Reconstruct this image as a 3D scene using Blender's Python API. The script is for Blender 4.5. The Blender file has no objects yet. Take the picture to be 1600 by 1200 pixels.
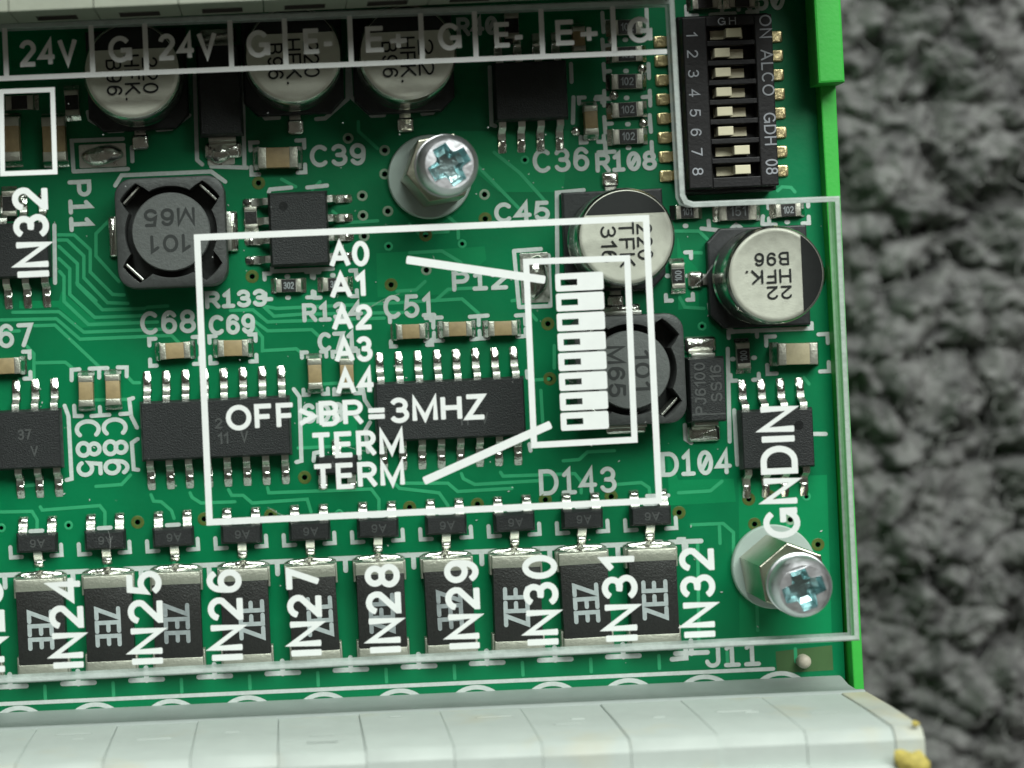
import bpy, math, random
import numpy as np
from mathutils import Vector
from mathutils.geometry import tessellate_polygon

# ----------------------------------------------------------------------------
# Units: every length below is in millimetres on the circuit board (x along the
# terminal rows, y across them, z up from the board's top face); S turns it to metres.
# ----------------------------------------------------------------------------
S = 0.001
R = math.radians
random.seed(7)
rng = np.random.default_rng(11)
scene = bpy.context.scene
col = scene.collection

# ---------------------------------------------------------------- camera
CAM_H = 140.0                 # lens height above the board
F_PX = 3304.0                 # focal length in pixels of the 1600 px wide photograph
U0, V0 = 440.0, 530.0         # the photograph's pixel straight below the lens
TH = 0.0445                   # the board lies turned by this much in the frame
cd = bpy.data.cameras.new('camera')
cam = bpy.data.objects.new('camera', cd)
col.objects.link(cam)
cam.location = (0, 0, CAM_H * S)
cam.rotation_euler = (0, 0, -TH)
cd.sensor_fit = 'HORIZONTAL'
cd.sensor_width = 36.0
cd.lens = F_PX / 1600 * 36.0
cd.shift_x = (800 - U0) / 1600
cd.shift_y = -(600 - V0) / 1600
cd.clip_start = 0.005
cd.clip_end = 10.0
cd.dof.use_dof = True
cd.dof.focus_distance = (CAM_H - 3.0) * S
cd.dof.aperture_fstop = 31.0
scene.camera = cam

# ---------------------------------------------------------------- world and lamps
world = bpy.data.worlds.new('World')
scene.world = world
world.use_nodes = True
wb = world.node_tree.nodes['Background']
wb.inputs[0].default_value = (1.0, 0.90, 0.77, 1)
wb.inputs[1].default_value = 0.075


def area_lamp(name, loc, target, sx, sy, watts, color):
    ld = bpy.data.lights.new(name, 'AREA')
    ld.shape = 'RECTANGLE'
    ld.size, ld.size_y = sx, sy
    ld.energy = watts
    ld.color = color
    o = bpy.data.objects.new(name, ld)
    col.objects.link(o)
    o.location = loc
    o.rotation_euler = (Vector(target) - Vector(loc)).to_track_quat('-Z', 'Y').to_euler()
    return o


# the room's window, beyond the upper terminal row and a little to its right
area_lamp('window_light', (0.11, 0.32, 0.345), (0.01, 0, 0), 0.46, 0.27, 4.05, (0.96, 1.0, 0.955))

scene.view_settings.view_transform = 'Standard'
scene.view_settings.look = 'None'
scene.view_settings.gamma = 1
scene.view_settings.exposure = 0.0
scene.cycles.max_bounces = 7
scene.cycles.caustics_reflective = False
scene.cycles.caustics_refractive = False
scene.cycles.sample_clamp_indirect = 4.0

CT, ST = math.cos(TH), math.sin(TH)


def at(u, v, z=0.0):
    """The board point (x, y) in mm of what was measured at pixel (u, v) of the photograph at height z."""
    k = (CAM_H - z) / F_PX
    a, b = (u - U0) * k, (v - V0) * k
    return (a * CT - b * ST, -(a * ST + b * CT))


def mm(px, z=0.0):
    return px * (CAM_H - z) / F_PX


# ---------------------------------------------------------------- materials
MATS = {}


def mat(name, color, rough=0.5, metal=0.0, spec=0.5, var=0.0, vscale=900.0, bump=0.0, bscale=4000.0,
        color2=None, c2scale=300.0, c2lo=0.45, c2hi=0.7, rvar=0.0, coat=0.0):
    m = bpy.data.materials.new(name)
    m.use_nodes = True
    nt = m.node_tree
    b = nt.nodes['Principled BSDF']
    b.inputs['Base Color'].default_value = (*color, 1)
    b.inputs['Roughness'].default_value = rough
    b.inputs['Metallic'].default_value = metal
    b.inputs['Specular IOR Level'].default_value = spec
    if coat:
        b.inputs['Coat Weight'].default_value = coat
        b.inputs['Coat Roughness'].default_value = 0.15
    geo = nt.nodes.new('ShaderNodeNewGeometry')

    def noise(sc, detail=3.0, rg=0.6):
        n = nt.nodes.new('ShaderNodeTexNoise')
        n.inputs['Scale'].default_value = sc
        n.inputs['Detail'].default_value = detail
        n.inputs['Roughness'].default_value = rg
        nt.links.new(geo.outputs['Position'], n.inputs['Vector'])
        return n
    src = None
    if color2:
        n = noise(c2scale)
        mr = nt.nodes.new('ShaderNodeMapRange')
        mr.inputs[1].default_value, mr.inputs[2].default_value = c2lo, c2hi
        nt.links.new(n.outputs['Fac'], mr.inputs[0])
        mx = nt.nodes.new('ShaderNodeMix')
        mx.data_type = 'RGBA'
        mx.inputs[6].default_value = (*color, 1)
        mx.inputs[7].default_value = (*color2, 1)
        nt.links.new(mr.outputs[0], mx.inputs[0])
        src = mx.outputs[2]
    if var:
        n = noise(vscale, 4.0)
        mr = nt.nodes.new('ShaderNodeMapRange')
        mr.inputs[1].default_value, mr.inputs[2].default_value = 0.25, 0.75
        mr.inputs[3].default_value, mr.inputs[4].default_value = 1 - var, 1 + var
        nt.links.new(n.outputs['Fac'], mr.inputs[0])
        hs = nt.nodes.new('ShaderNodeHueSaturation')
        hs.inputs['Color'].default_value = (*color, 1)
        if src:
            nt.links.new(src, hs.inputs['Color'])
        nt.links.new(mr.outputs[0], hs.inputs['Value'])
        src = hs.outputs[0]
    if src:
        nt.links.new(src, b.inputs['Base Color'])
    if rvar:
        n = noise(vscale * 0.7, 3.0)
        mr = nt.nodes.new('ShaderNodeMapRange')
        mr.inputs[1].default_value, mr.inputs[2].default_value = 0.3, 0.7
        mr.inputs[3].default_value, mr.inputs[4].default_value = max(0.02, rough - rvar), rough + rvar
        nt.links.new(n.outputs['Fac'], mr.inputs[0])
        nt.links.new(mr.outputs[0], b.inputs['Roughness'])
    if bump:
        n = noise(bscale, 3.0)
        bp = nt.nodes.new('ShaderNodeBump')
        bp.inputs['Strength'].default_value = bump
        bp.inputs['Distance'].default_value = 0.0001
        nt.links.new(n.outputs['Fac'], bp.inputs['Height'])
        nt.links.new(bp.outputs[0], b.inputs['Normal'])
    MATS[name] = m
    return m


mat('solder_mask', (0.0005, 0.215, 0.080), 0.38, spec=0.30, var=0.14, vscale=180, color2=(0.001, 0.165, 0.062), c2scale=70, c2lo=0.40, c2hi=0.66, bump=0.10, bscale=2500, rvar=0.06)
mat('masked_copper', (0.045, 0.420, 0.190), 0.38, spec=0.3, var=0.10, vscale=500, bump=0.08, bscale=3000)
mat('bare_laminate', (0.060, 0.140, 0.045), 0.5, var=0.12, vscale=500)
mat('board_edge', (0.05, 0.17, 0.08), 0.6, var=0.2, vscale=900)
mat('via_ring', (0.11, 0.15, 0.035), 0.35, var=0.25, vscale=2500)
mat('via_tin', (0.30, 0.40, 0.29), 0.4, var=0.3, vscale=2500)
mat('via_bore', (0.010, 0.010, 0.006), 0.5)
mat('silk_ink', (0.70, 0.74, 0.72), 0.62, var=0.10, vscale=2600, bump=0.25, bscale=5000)
mat('cover_ink', (0.76, 0.80, 0.78), 0.55, var=0.03, vscale=1200, bump=0.06, bscale=4000)
mat('epoxy', (0.020, 0.020, 0.022), 0.50, var=0.25, vscale=6000, bump=0.45, bscale=9000, rvar=0.08)
mat('epoxy_ink', (0.080, 0.080, 0.082), 0.6, var=0.2, vscale=6000)
mat('tin', (0.70, 0.69, 0.64), 0.34, 1.0, var=0.12, vscale=3000, bump=0.20, bscale=5000, rvar=0.1)
mat('solder', (0.78, 0.77, 0.72), 0.18, 1.0, var=0.12, vscale=2600, bump=0.5, bscale=2600, rvar=0.1)
mat('end_plating', (0.56, 0.54, 0.47), 0.46, 0.75, var=0.10, vscale=2500, bump=0.35, bscale=6000)
mat('gold_plating', (0.72, 0.60, 0.34), 0.34, 1.0, var=0.12, vscale=2500, bump=0.3, bscale=4000)
mat('can_aluminium', (0.74, 0.71, 0.63), 0.44, 0.55, var=0.04, vscale=2500, bump=0.10, bscale=9000, rvar=0.06)
mat('can_side', (0.60, 0.60, 0.57), 0.22, 1.0, var=0.04, vscale=1500)
mat('can_ink', (0.012, 0.012, 0.013), 0.45, var=0.2, vscale=3000)
mat('capacitor_base', (0.030, 0.031, 0.034), 0.45, var=0.2, vscale=3000, bump=0.2)
mat('ceramic_tan', (0.44, 0.315, 0.170), 0.48, var=0.14, vscale=2200, bump=0.15)
mat('ceramic_cream', (0.58, 0.50, 0.33), 0.48, var=0.12, vscale=2200, bump=0.15)
mat('resistor_glass', (0.022, 0.020, 0.020), 0.42, var=0.3, vscale=5000, bump=0.35, bscale=7000)
mat('resistor_print', (0.50, 0.53, 0.55), 0.6, var=0.14, vscale=3000)
mat('resistor_print_faint', (0.34, 0.36, 0.38), 0.6, var=0.25, vscale=2000)
mat('copper_pour', (0.004, 0.270, 0.098), 0.38, spec=0.30, var=0.12, vscale=220, bump=0.08, bscale=2500)
mat('alumina', (0.62, 0.60, 0.54), 0.6, var=0.1)
mat('ferrite', (0.066, 0.066, 0.067), 0.46, var=0.16, vscale=1800, bump=0.35, bscale=4500, rvar=0.06)
mat('ferrite_drum', (0.128, 0.130, 0.130), 0.52, var=0.10, vscale=2200, bump=0.35, bscale=6000)
mat('ferrite_print', (0.030, 0.031, 0.032), 0.6)
mat('winding', (0.030, 0.020, 0.015), 0.3, var=0.3, vscale=3000)
mat('switch_black', (0.010, 0.010, 0.011), 0.45, spec=0.35, var=0.2, vscale=3000, bump=0.2, bscale=5000)
mat('switch_print', (0.33, 0.35, 0.38), 0.6, var=0.15, vscale=3000)
mat('slider_cream', (0.74, 0.70, 0.50), 0.45, var=0.05)
mat('terminal_grey', (0.47, 0.53, 0.495), 0.50, var=0.05, vscale=500, bump=0.12, bscale=2500,
    color2=(0.50, 0.50, 0.39), c2scale=160, c2lo=0.56, c2hi=0.80)
mat('terminal_yellowed', (0.52, 0.51, 0.38), 0.5, var=0.10, vscale=500, bump=0.2, color2=(0.48, 0.53, 0.49), c2scale=220)
mat('header_grey', (0.36, 0.41, 0.39), 0.55, var=0.06, vscale=600, bump=0.15)
mat('terminal_dull', (0.27, 0.295, 0.235), 0.55, var=0.07, vscale=600, bump=0.15)
mat('slot_dark', (0.085, 0.085, 0.075), 0.6)
mat('rail_green', (0.045, 0.500, 0.060), 0.50, var=0.05, vscale=700, bump=0.15, bscale=3500)
mat('acrylic_edge', (0.52, 0.58, 0.555), 0.75, spec=0.25, var=0.16, vscale=1600, bump=0.6, bscale=3500)
mat('zinc', (0.80, 0.82, 0.85), 0.40, 1.0, var=0.08, vscale=1200, bump=0.35, bscale=1500, rvar=0.1)
mat('zinc_blue', (0.44, 0.60, 0.61), 0.30, 1.0, var=0.25, vscale=2200, bump=0.9, bscale=1500)
mat('nickel_brass', (0.64, 0.60, 0.50), 0.30, 1.0, var=0.08, vscale=900, bump=0.2, bscale=1800)
mat('nylon', (0.60, 0.69, 0.645), 0.40, var=0.05, vscale=800)
mat('carpet_wool', (0.160, 0.160, 0.156), 0.58, spec=0.30, var=0.30, vscale=420, bump=0.0,
    color2=(0.060, 0.060, 0.060), c2scale=330, c2lo=0.42, c2hi=0.66)
mat('carpet_fibre', (0.20, 0.205, 0.195), 0.9, spec=0.15, var=0.4, vscale=500)
mat('yellow_crumb', (0.50, 0.42, 0.10), 0.7, var=0.3, vscale=1500, bump=0.8, bscale=1500)
mat('resin_pin', (0.62, 0.56, 0.46), 0.5, var=0.1)
mat('dust', (0.65, 0.68, 0.66), 0.9)

ac = bpy.data.materials.new('clear_acrylic')
ac.use_nodes = True
nt = ac.node_tree
nt.nodes.clear()
out = nt.nodes.new('ShaderNodeOutputMaterial')
tr = nt.nodes.new('ShaderNodeBsdfTransparent')
tr.inputs[0].default_value = (0.935, 0.955, 0.945, 1)
nt.links.new(tr.outputs[0], out.inputs['Surface'])
MATS['clear_acrylic'] = ac
nt = MATS['acrylic_edge'].node_tree
mx = nt.nodes.new('ShaderNodeMixShader')
t2 = nt.nodes.new('ShaderNodeBsdfTransparent')
mx.inputs[0].default_value = 0.30
nt.links.new(nt.nodes['Principled BSDF'].outputs[0], mx.inputs[1])
nt.links.new(t2.outputs[0], mx.inputs[2])
nt.links.new(mx.outputs[0], nt.nodes['Material Output'].inputs['Surface'])


# ---------------------------------------------------------------- mesh helpers
class MB:
    """Collects faces in millimetres; mesh() makes one mesh of them."""

    def __init__(self):
        self.v, self.f, self.m = [], [], []
        self.mi = 0

    def face(self, pts):
        n = len(self.v)
        self.v += [tuple(p) for p in pts]
        self.f.append(tuple(range(n, n + len(pts))))
        self.m.append(self.mi)

    def loft(self, rings, cap0=True, cap1=True):
        """rings: lists of 3D points, same count, bottom to top, anticlockwise seen from above."""
        n = len(rings[0])
        base = len(self.v)
        for r in rings:
            self.v += [tuple(p) for p in r]
        for k in range(len(rings) - 1):
            a, b = base + k * n, base + (k + 1) * n
            for i in range(n):
                j = (i + 1) % n
                self.f.append((a + i, a + j, b + j, b + i))
                self.m.append(self.mi)
        if cap0:
            self.f.append(tuple(base + i for i in reversed(range(n))))
            self.m.append(self.mi)
        if cap1:
            t = base + (len(rings) - 1) * n
            self.f.append(tuple(t + i for i in range(n)))
            self.m.append(self.mi)

    def prism(self, poly, z0, z1, c=0.0, c0=0.0):
        """poly (anticlockwise) from z0 to z1, top edge chamfered by c."""
        rings = []
        if c0:
            rings.append([(x, y, z0) for x, y in inset(poly, c0)])
            rings.append([(x, y, z0 + c0) for x, y in poly])
        else:
            rings.append([(x, y, z0) for x, y in poly])
        if c:
            rings.append([(x, y, z1 - c) for x, y in poly])
            rings.append([(x, y, z1 - c * 0.3) for x, y in inset(poly, c * 0.3)])
            rings.append([(x, y, z1) for x, y in inset(poly, c)])
        else:
            rings.append([(x, y, z1) for x, y in poly])
        self.loft(rings)

    def box(self, cx, cy, w, h, z0, z1, c=0.0, r=0.0):
        self.prism([(x + cx, y + cy) for x, y in rrect(w, h, r)], z0, z1, c)

    def lathe(self, prof, n=32, cx=0, cy=0, cap0=True, cap1=True):
        rings = [[(cx + r * math.cos(2 * math.pi * i / n), cy + r * math.sin(2 * math.pi * i / n), z) for i in range(n)] for r, z in prof]
        self.loft(rings, cap0, cap1)

    def profile(self, pts, w, cx=0.0):
        """pts: closed outline in (y, z); swept along x over width w."""
        a = [(cx - w / 2, y, z) for y, z in pts]
        b = [(cx + w / 2, y, z) for y, z in pts]
        self.loft([a, b])

    def mesh(self, name, mats, smooth=None):
        me = bpy.data.meshes.new(name)
        me.from_pydata([(x * S, y * S, z * S) for x, y, z in self.v], [], self.f)
        for k in mats:
            me.materials.append(MATS[k])
        for p, k in zip(me.polygons, self.m):
            p.material_index = k
        if smooth is not None:
            for p in me.polygons:
                p.use_smooth = True
            me.set_sharp_from_angle(angle=R(smooth))
        me.update()
        return me


def rrect(w, h, r=0.0, n=4):
    if r <= 0:
        return [(-w / 2, -h / 2), (w / 2, -h / 2), (w / 2, h / 2), (-w / 2, h / 2)]
    out_ = []
    for cx, cy, a0 in ((w / 2 - r, -h / 2 + r, -90), (w / 2 - r, h / 2 - r, 0), (-w / 2 + r, h / 2 - r, 90), (-w / 2 + r, -h / 2 + r, 180)):
        for i in range(n + 1):
            a = R(a0 + 90 * i / n)
            out_.append((cx + r * math.cos(a), cy + r * math.sin(a)))
    return out_


def inset(poly, d):
    n = len(poly)
    res = []
    for i in range(n):
        p0, p1, p2 = poly[i - 1], poly[i], poly[(i + 1) % n]
        e1 = Vector((p1[0] - p0[0], p1[1] - p0[1])).normalized()
        e2 = Vector((p2[0] - p1[0], p2[1] - p1[1])).normalized()
        n1, n2 = Vector((-e1.y, e1.x)), Vector((-e2.y, e2.x))
        m = n1 + n2
        if m.length < 1e-6:
            m = n1
        m.normalize()
        k = d / max(0.35, m.dot(n1))
        res.append((p1[0] + m.x * k, p1[1] + m.y * k))
    return res


def put(name, me, parent=None, loc=(0, 0, 0), rz=0.0, label=None, kind=None):
    o = bpy.data.objects.new(name, me)
    col.objects.link(o)
    o.parent = parent
    o.location = (loc[0] * S, loc[1] * S, loc[2] * S)
    o.rotation_euler = (0, 0, rz)
    if label:
        o['label'] = label
    if kind:
        o['kind'] = kind
    return o


def thing(o, label, cat, group=None):
    o['label'], o['category'] = label, cat
    if group:
        o['group'] = group
    return o


CACHE = {}


def cached(key, fn):
    if key not in CACHE:
        CACHE[key] = fn()
    return CACHE[key]


# ---------------------------------------------------------------- stroke lettering
def arc(cx, cy, rx, ry, a0, a1, n=None):
    n = n or max(3, int(abs(a1 - a0) / 15))
    return [(cx + rx * math.cos(R(a0 + (a1 - a0) * i / n)), cy + ry * math.sin(R(a0 + (a1 - a0) * i / n))) for i in range(n + 1)]


GLYPH = {
    'A': (0.74, [[(0, 0), (0.37, 1), (0.74, 0)], [(0.14, 0.33), (0.60, 0.33)]]),
    'B': (0.60, [[(0, 0), (0, 1), (0.34, 1)] + arc(0.34, 0.765, 0.22, 0.235, 80, -80) + [(0.34, 0.53), (0.06, 0.53)],
                 [(0.30, 0.53)] + arc(0.34, 0.265, 0.26, 0.265, 80, -80) + [(0.34, 0), (0.03, 0)]]),
    'C': (0.66, [arc(0.36, 0.5, 0.36, 0.5, 48, 312)]),
    'D': (0.68, [[(0, 0), (0, 1), (0.28, 1)] + arc(0.30, 0.5, 0.38, 0.5, 85, -85) + [(0.28, 0), (0, 0)]]),
    'E': (0.56, [[(0.55, 1), (0, 1), (0, 0), (0.56, 0)], [(0, 0.52), (0.50, 0.52)]]),
    'F': (0.52, [[(0.52, 1), (0, 1), (0, 0)], [(0, 0.50), (0.45, 0.50)]]),
    'G': (0.74, [arc(0.37, 0.5, 0.37, 0.5, 42, 335), [(0.74, 0.02), (0.74, 0.45), (0.42, 0.45)]]),
    'H': (0.62, [[(0, 0), (0, 1)], [(0.62, 0), (0.62, 1)], [(0, 0.52), (0.62, 0.52)]]),
    'I': (0.0, [[(0, 0), (0, 1)]]),
    'J': (0.45, [[(0.20, 1), (0.45, 1)], [(0.45, 1), (0.45, 0.25)] + arc(0.225, 0.25, 0.225, 0.25, 0, -170)]),
    'K': (0.62, [[(0, 0), (0, 1)], [(0.58, 1), (0, 0.36)], [(0.20, 0.57), (0.62, 0)]]),
    'L': (0.50, [[(0, 1), (0, 0), (0.50, 0)]]),
    'M': (0.78, [[(0, 0), (0, 1), (0.39, 0.06), (0.78, 1), (0.78, 0)]]),
    'N': (0.62, [[(0, 0), (0, 1), (0.62, 0), (0.62, 1)]]),
    'O': (0.78, [arc(0.39, 0.5, 0.39, 0.5, 90, 450)]),
    'P': (0.58, [[(0, 0), (0, 1), (0.34, 1)] + arc(0.34, 0.74, 0.24, 0.26, 80, -80) + [(0.34, 0.48), (0.04, 0.48)]]),
    'R': (0.60, [[(0, 0), (0, 1), (0.34, 1)] + arc(0.34, 0.74, 0.24, 0.26, 80, -80) + [(0.34, 0.48), (0.04, 0.48)], [(0.32, 0.46), (0.60, 0)]]),
    'S': (0.60, [arc(0.30, 0.755, 0.27, 0.245, 25, 262) + arc(0.30, 0.26, 0.30, 0.26, 85, -158)]),
    'T': (0.62, [[(0, 1), (0.62, 1)], [(0.31, 1), (0.31, 0)]]),
    'V': (0.68, [[(0, 1), (0.34, 0), (0.68, 1)]]),
    'W': (0.9, [[(0, 1), (0.22, 0), (0.45, 1), (0.68, 0), (0.9, 1)]]),
    'Z': (0.58, [[(0, 1), (0.58, 1), (0, 0), (0.60, 0)]]),
    '0': (0.56, [arc(0.28, 0.5, 0.28, 0.5, 90, 450)]),
    '1': (0.26, [[(0, 0.76), (0.26, 1), (0.26, 0)]]),
    '2': (0.56, [arc(0.28, 0.71, 0.27, 0.29, 165, -22) + [(0.02, 0.03), (0.02, 0), (0.57, 0)]]),
    '3': (0.56, [arc(0.27, 0.745, 0.25, 0.255, 155, -75) + [(0.20, 0.52)], [(0.28, 0.52)] + arc(0.28, 0.27, 0.28, 0.27, 72, -155)]),
    '4': (0.60, [[(0.44, 0), (0.44, 1), (0, 0.30), (0.34, 0.30)], [(0.34, 0.30), (0.60, 0.30)]]),
    '5': (0.56, [[(0.52, 1), (0.10, 1), (0.04, 0.50)] + arc(0.28, 0.31, 0.28, 0.31, 128, -150)]),
    '6': (0.56, [arc(0.30, 0.62, 0.27, 0.38, 35, 175) + [(0.015, 0.42)] + arc(0.28, 0.31, 0.265, 0.31, 178, 520)]),
    '7': (0.55, [[(0, 1), (0.55, 1), (0.20, 0)]]),
    '8': (0.56, [arc(0.28, 0.755, 0.24, 0.245, -90, 270), arc(0.28, 0.265, 0.28, 0.265, -90, 270)]),
    '9': (0.56, [arc(0.26, 0.38, 0.27, 0.38, 215, 355) + [(0.545, 0.58)] + arc(0.28, 0.69, 0.265, 0.31, -2, 340)]),
    '+': (0.58, [[(0, 0.38), (0.58, 0.38)], [(0.29, 0.09), (0.29, 0.67)]]),
    '-': (0.30, [[(0, 0.35), (0.30, 0.35)]]),
    '=': (0.56, [[(0, 0.55), (0.56, 0.55)], [(0, 0.25), (0.56, 0.25)]]),
    '>': (0.50, [[(0, 0.72), (0.5, 0.40), (0, 0.08)]]),
    '.': (0.04, [[(0, 0.03), (0.04, 0.03)]]),
    ' ': (0.25, []),
    '1s': (0.5, [[(0.05, 0.80), (0.25, 1), (0.25, 0)], [(0, 0), (0.5, 0)]]),
    '0s': (0.56, [arc(0.28, 0.5, 0.28, 0.5, 90, 450), [(0.12, 0.2), (0.44, 0.8)]]),
}


def ribbon(mb, pts, w, z, cap='round', lift=0.0004):
    """A flat inked stroke along pts; it rises a hair along its length so that no two faces share a plane."""
    p = [Vector(pts[0])]
    for q in pts[1:]:
        q = Vector(q)
        if (q - p[-1]).length > 1e-5:
            p.append(q)
    closed = len(p) > 3 and (p[0] - p[-1]).length < 1e-4
    if closed:
        p.pop()
    n = len(p)
    if n < 2:
        return
    h = w / 2

    def direc(i, j):
        return (p[j % n] - p[i % n]).normalized()
    L, Rr = [], []
    for i in range(n):
        if closed or 0 < i < n - 1:
            d1, d2 = direc(i - 1, i), direc(i, i + 1)
            n1, n2 = Vector((-d1.y, d1.x)), Vector((-d2.y, d2.x))
            m = n1 + n2
            m = m.normalized() if m.length > 1e-6 else n1
            k = h / max(0.42, m.dot(n1))
        else:
            d = direc(0, 1) if i == 0 else direc(n - 2, n - 1)
            m, k = Vector((-d.y, d.x)), h
        L.append(p[i] + m * k)
        Rr.append(p[i] - m * k)
    b = len(mb.v)
    for i in range(n):
        zz = z + i * lift
        mb.v.append((L[i].x, L[i].y, zz))
        mb.v.append((Rr[i].x, Rr[i].y, zz))
    for i in range(n if closed else n - 1):
        j = (i + 1) % n
        mb.f.append((b + 2 * i, b + 2 * i + 1, b + 2 * j + 1, b + 2 * j))
        mb.m.append(mb.mi)
    if not closed:
        for end in (0, n - 1):
            d = -direc(0, 1) if end == 0 else direc(n - 2, n - 1)
            nn = Vector((-d.y, d.x))
            zz = z + end * lift
            fan = []
            ext = 1.0 if cap == 'round' else 0.35
            m_ = 6
            for k in range(m_ + 1):
                a = math.pi * k / m_ - math.pi / 2
                ca, sa = math.cos(a), math.sin(a)
                if cap != 'round':
                    ca = math.copysign(abs(ca) ** 0.45, ca)
                q = p[end] + d * (h * ext * ca) - nn * (h * sa)
                fan.append((q.x, q.y, zz))
            mb.face(fan)


def text_strokes(s, font=None):
    """Strokes of the string in cap-height units and its length; font 'silk' uses slashed noughts and footed ones."""
    x, strokes = 0.0, []
    gap = 0.30
    for ch in s:
        g = ch
        if font == 'silk' and ch in '01':
            g = ch + 's'
        w, st = GLYPH[g]
        for k in st:
            strokes.append([(px + x, py) for px, py in k])
        x += w + gap
    return strokes, x - gap


def text_mesh(s, width, height, sw, font=None, cap='round', matname='silk_ink', sub=0):
    """Lettering centred on the origin whose inked box is width x height mm, stroke width sw."""
    def make():
        st, L = text_strokes(s, font)
        kx = (width - sw) / max(L, 1e-6) if L > 1e-6 else 1
        ky = height - sw
        mb = MB()
        for i, k in enumerate(st):
            ribbon(mb, [(x * kx - (width - sw) / 2, y * ky - ky / 2) for x, y in k], sw, 0.02 + 0.006 * (i % 9), cap)
        return mb.mesh('lettering_' + s, [matname])
    return cached(('txt', s, round(width, 2), round(height, 2), sw, font, cap, matname), make)


# ---------------------------------------------------------------- carpet
def build_carpet():
    def axis(lo, hi, f0, f1, fine, coarse):
        a = list(np.arange(lo, f0, coarse)) + list(np.arange(f0, f1, fine)) + list(np.arange(f1, hi, coarse)) + [hi]
        return np.array(a)
    xs, ys = axis(-130, 150, 38, 76, 0.22, 2.0), axis(-130, 130, -50, 44, 0.22, 2.0)
    X, Y = np.meshgrid(xs, ys, indexing='ij')

    def hash2(i, j, k):
        h = (i * 374761393 + j * 668265263 + k * 2147483647) & 0xffffffff
        h = ((h ^ (h >> 13)) * 1274126177) & 0xffffffff
        return ((h ^ (h >> 16)) & 0xffff) / 65535.0

    def vnoise(x, y, k):
        xi, yi = np.floor(x).astype(np.int64), np.floor(y).astype(np.int64)
        fx, fy = x - xi, y - yi
        fx, fy = fx * fx * (3 - 2 * fx), fy * fy * (3 - 2 * fy)
        a, b = hash2(xi, yi, k), hash2(xi + 1, yi, k)
        c, d = hash2(xi, yi + 1, k), hash2(xi + 1, yi + 1, k)
        return (a * (1 - fx) + b * fx) * (1 - fy) + (c * (1 - fx) + d * fx) * fy

    wx = X + 4.2 * (vnoise(X / 4.3, Y / 4.3, 1) - 0.5) + 1.1 * (vnoise(X / 0.8, Y / 0.8, 2) - 0.5)
    wy = Y + 4.2 * (vnoise(X / 4.7, Y / 4.7, 3) - 0.5) + 1.1 * (vnoise(X / 0.8, Y / 0.8, 4) - 0.5)
    cell = 3.6
    gx, gy = wx / cell, wy / (cell * 0.8)
    ix, iy = np.floor(gx).astype(np.int64), np.floor(gy).astype(np.int64)
    best = np.full(X.shape, 9.0)
    hgt = np.zeros(X.shape)
    for dx in (-1, 0, 1):
        for dy in (-1, 0, 1):
            jx, jy = ix + dx, iy + dy
            px, py = jx + hash2(jx, jy, 5), jy + hash2(jx, jy, 6)
            d = (gx - px) ** 2 + (gy - py) ** 2
            top = hash2(jx, jy, 7)
            near = d < best
            hgt = np.where(near, top, hgt)
            best = np.where(near, d, best)
    dome = np.sqrt(np.clip(1.0 - best / 0.62, 0, 1))
    Z = 2.7 * dome + 2.0 * hgt * dome + 0.40 * vnoise(X / 0.6, Y / 0.6, 8) + 0.12 * vnoise(X / 0.27, Y / 0.27, 9) + 3.2 * vnoise(X / 6.5, Y / 6.5, 10) + 1.2 * vnoise(X / 1.6, Y / 1.6, 12)
    zb = -43.0
    nx, ny = X.shape
    V = np.stack([X, Y, Z + zb], axis=-1).reshape(-1, 3) * S
    idx = np.arange(nx * ny).reshape(nx, ny)
    F = np.stack([idx[:-1, :-1], idx[1:, :-1], idx[1:, 1:], idx[:-1, 1:]], axis=-1).reshape(-1, 4)
    me = bpy.data.meshes.new('carpet')
    me.from_pydata(V.tolist(), [], F.tolist())
    me.materials.append(MATS['carpet_wool'])
    me.polygons.foreach_set('use_smooth', [True] * len(F))
    o = put('carpet', me)
    o['kind'] = 'structure'
    o['label'] = 'grey looped pile carpet under the circuit board'
    # loose wool fibres curling out of the pile
    fv, ff = [], []
    for _ in range(2600):
        i = random.randrange(nx)
        x, y = random.uniform(42, 74), random.uniform(-48, 42)
        i, j = int(np.searchsorted(xs, x)), int(np.searchsorted(ys, y))
        z = float(Z[min(i, nx - 1), min(j, ny - 1)]) + zb - 0.3
        a, e = random.uniform(0, 6.28), random.uniform(0.05, 0.6)
        bend, up = random.uniform(-4.2, 4.2), random.uniform(-0.8, 0.3)
        r, ln, nseg = random.uniform(0.04, 0.08), random.uniform(1.2, 3.2), 7
        b = len(fv)
        for k in range(nseg + 1):
            ca, sa = math.cos(a), math.sin(a)
            for q in range(3):
                t = q * 2.094
                fv.append(((x - sa * r * math.cos(t)) * S, (y + ca * r * math.cos(t)) * S, (z + r * math.sin(t)) * S))
            st = ln / nseg
            x, y, z = x + ca * math.cos(e) * st, y + sa * math.cos(e) * st, z + math.sin(e) * st
            a += bend / nseg * 1.5
            e += up / nseg
        for k in range(nseg):
            for q in range(3):
                p, p2 = b + k * 3 + q, b + k * 3 + (q + 1) % 3
                ff.append((p, p2, p2 + 3, p + 3))
    fm = bpy.data.meshes.new('wool_fibre')
    fm.from_pydata(fv, [], ff)
    fm.materials.append(MATS['carpet_fibre'])
    put('wool_fibre', fm, o, kind='stuff')


build_carpet()

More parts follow.
